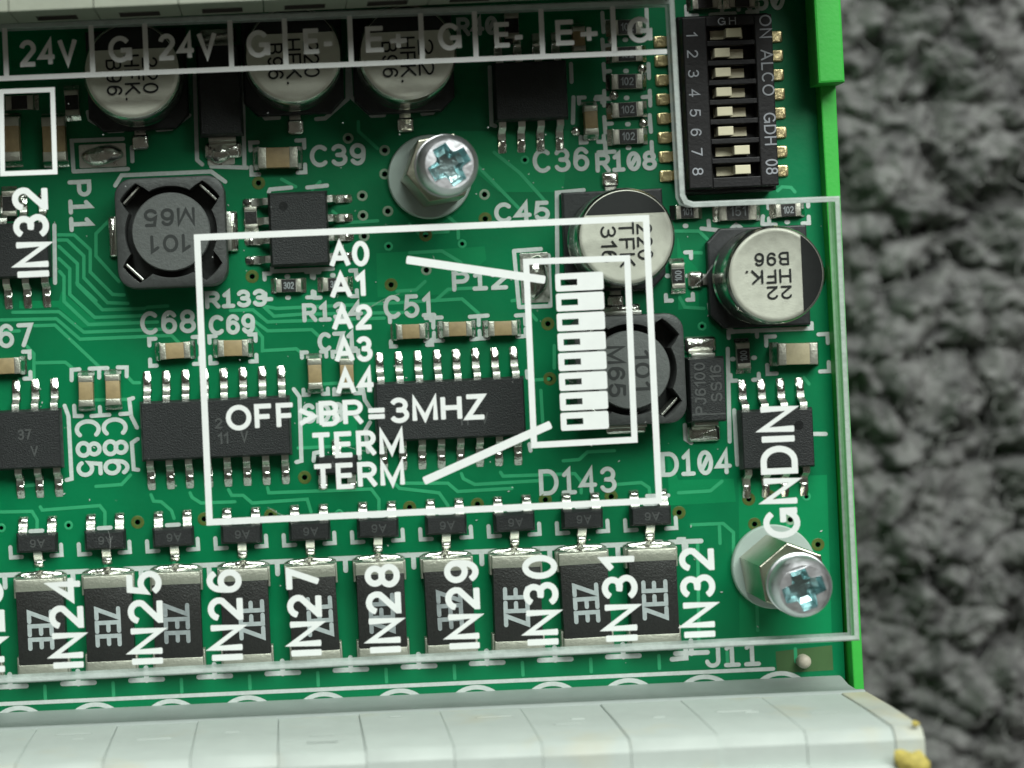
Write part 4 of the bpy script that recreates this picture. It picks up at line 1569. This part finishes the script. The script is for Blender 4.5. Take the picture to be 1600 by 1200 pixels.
mm5 = module(5.08)
nm = nub()
for k in range(14):
    x = tx_mod - 5.08 * (k + 0.5)
    if x < XL + 2:
        break
    y = random.uniform(-0.06, 0.06)
    m_ = put('terminal_module', mm5, block, (x, y, random.uniform(-0.1, 0.1)))
    for j in range(random.choice((1, 2, 3))):
        q = put('raised_mark', nm, m_, (random.uniform(-0.9, 0.9), 0.03, random.uniform(-4.0, 3.0)))
        q.scale = (random.uniform(0.5, 1.7), random.uniform(0.5, 1.0), 1)
ew = tx_end - tx_mod + 0.05
put('end_flange', module(ew, 'terminal_yellowed'), block, (tx_mod + ew / 2, 0.02, 0.05), label='narrow end flange of the terminal row')

# yellow scraps stuck to the flange
def scrap(name, u, v, z, s, seed, label, cat):
    rg = random.Random(seed)
    mb = MB()
    n_ = 14
    rings = []
    for q, zz in ((1.0, 0.0), (1.05, 0.35), (0.7, 0.8), (0.25, 1.0)):
        rings.append([(s * q * (1 + rg.uniform(-0.35, 0.35)) * math.cos(2 * math.pi * i / n_) * 1.5, s * q * (1 + rg.uniform(-0.35, 0.35)) * math.sin(2 * math.pi * i / n_), zz * s * 0.8) for i in range(n_)])
    mb.loft(rings)
    x, y = at(u, v, z)
    o = put(name, mb.mesh(name, ['yellow_crumb'], 25), None, (x, y, z), R(rg.uniform(-40, -10)))
    thing(o, label, cat)


scrap('glue_scrap', 1423, 1190, TZ1 + 0.75, 0.62, 3, 'ragged yellow scrap on top of the terminal row end', 'scrap')
scrap('glue_fleck', 1430, 1131, TZ1 - 0.2, 0.15, 5, 'tiny yellow fleck on the corner of the terminal row end', 'scrap')
scrap('yellow_crumb', 1510, 1097, -37.5, 0.30, 9, 'small yellow crumb lying in the carpet pile', 'crumb')

# ---------------------------------------------------------------- upper terminal row
uy = at(430, 22, CZ1)[1] + 0.1
ux_end = at(1049, -4, CZ1)[0]
upper = bpy.data.objects.new('connector_row', None)
col.objects.link(upper)
upper.location = (0, uy * S, 0)
thing(upper, 'dull grey-green connector row along the upper board edge, openings facing the cover', 'connector')


def socket(w):
    mb = MB()
    g = 0.03
    Z0, Z1, d = 0.0, 13.4, 11.0
    x0, x1 = -w / 2 + g, w / 2 - g
    hx0, hx1, hz0, hz1 = -1.25, 1.25, 9.15, 10.9
    # front face (towards the cover) with its opening
    def q(xa, xb, za, zb, y=0.0):
        mb.face([(xa, y, za), (xb, y, za), (xb, y, zb), (xa, y, zb)])
    ZU, U = 8.6, 3.4
    q(x0, x1, ZU, hz0)
    q(x0, x1, Z0, ZU, U)
    mb.face([(x0, U, ZU), (x1, U, ZU), (x1, 0, ZU), (x0, 0, ZU)])
    q(x0, x1, hz1, Z1)
    q(x0, hx0, hz0, hz1)
    q(hx1, x1, hz0, hz1)
    mb.face([(x0, 0, Z1), (x1, 0, Z1), (x1, d, Z1), (x0, d, Z1)])
    mb.face([(x0, d, Z0), (x0, U, Z0), (x0, U, ZU), (x0, 0, ZU), (x0, 0, Z1), (x0, d, Z1)])
    mb.face([(x1, d, Z0), (x1, d, Z1), (x1, 0, Z1), (x1, 0, ZU), (x1, U, ZU), (x1, U, Z0)])
    mb.face([(x1, d, Z0), (x0, d, Z0), (x0, d, Z1), (x1, d, Z1)])
    mb.mi = 1
    dd = 2.2
    k = 0.85
    A = [(hx0, 0, hz0), (hx1, 0, hz0), (hx1, 0, hz1), (hx0, 0, hz1)]
    B = [(hx0 * k, dd, hz0 + 0.2), (hx1 * k, dd, hz0 + 0.2), (hx1 * k, dd, hz1 - 0.2), (hx0 * k, dd, hz1 - 0.2)]
    for i in range(4):
        j = (i + 1) % 4
        mb.face([A[i], A[j], B[j], B[i]])
    mb.face(B)
    return mb.mesh('socket_module', ['terminal_dull', 'slot_dark'])


sk = socket(5.08)
for k in range(14):
    x = ux_end - 5.08 * (k + 0.5)
    if x < -36:
        break
    put('socket_module', sk, upper, (x, 0, 0.0))

# unseen taller block added past the switch, set further back, to cast shade
mb = MB()
bx0, by0 = at(1085, -30, 0)
mb.prism([(bx0, by0 - uy), (BX1 - 0.3, by0 - uy), (BX1 - 0.3, by0 - uy + 9.0), (bx0, by0 - uy + 9.0)], 0.0, 15.5, 0.3)
put('end_block', mb.mesh('end_block', ['terminal_dull']), upper)
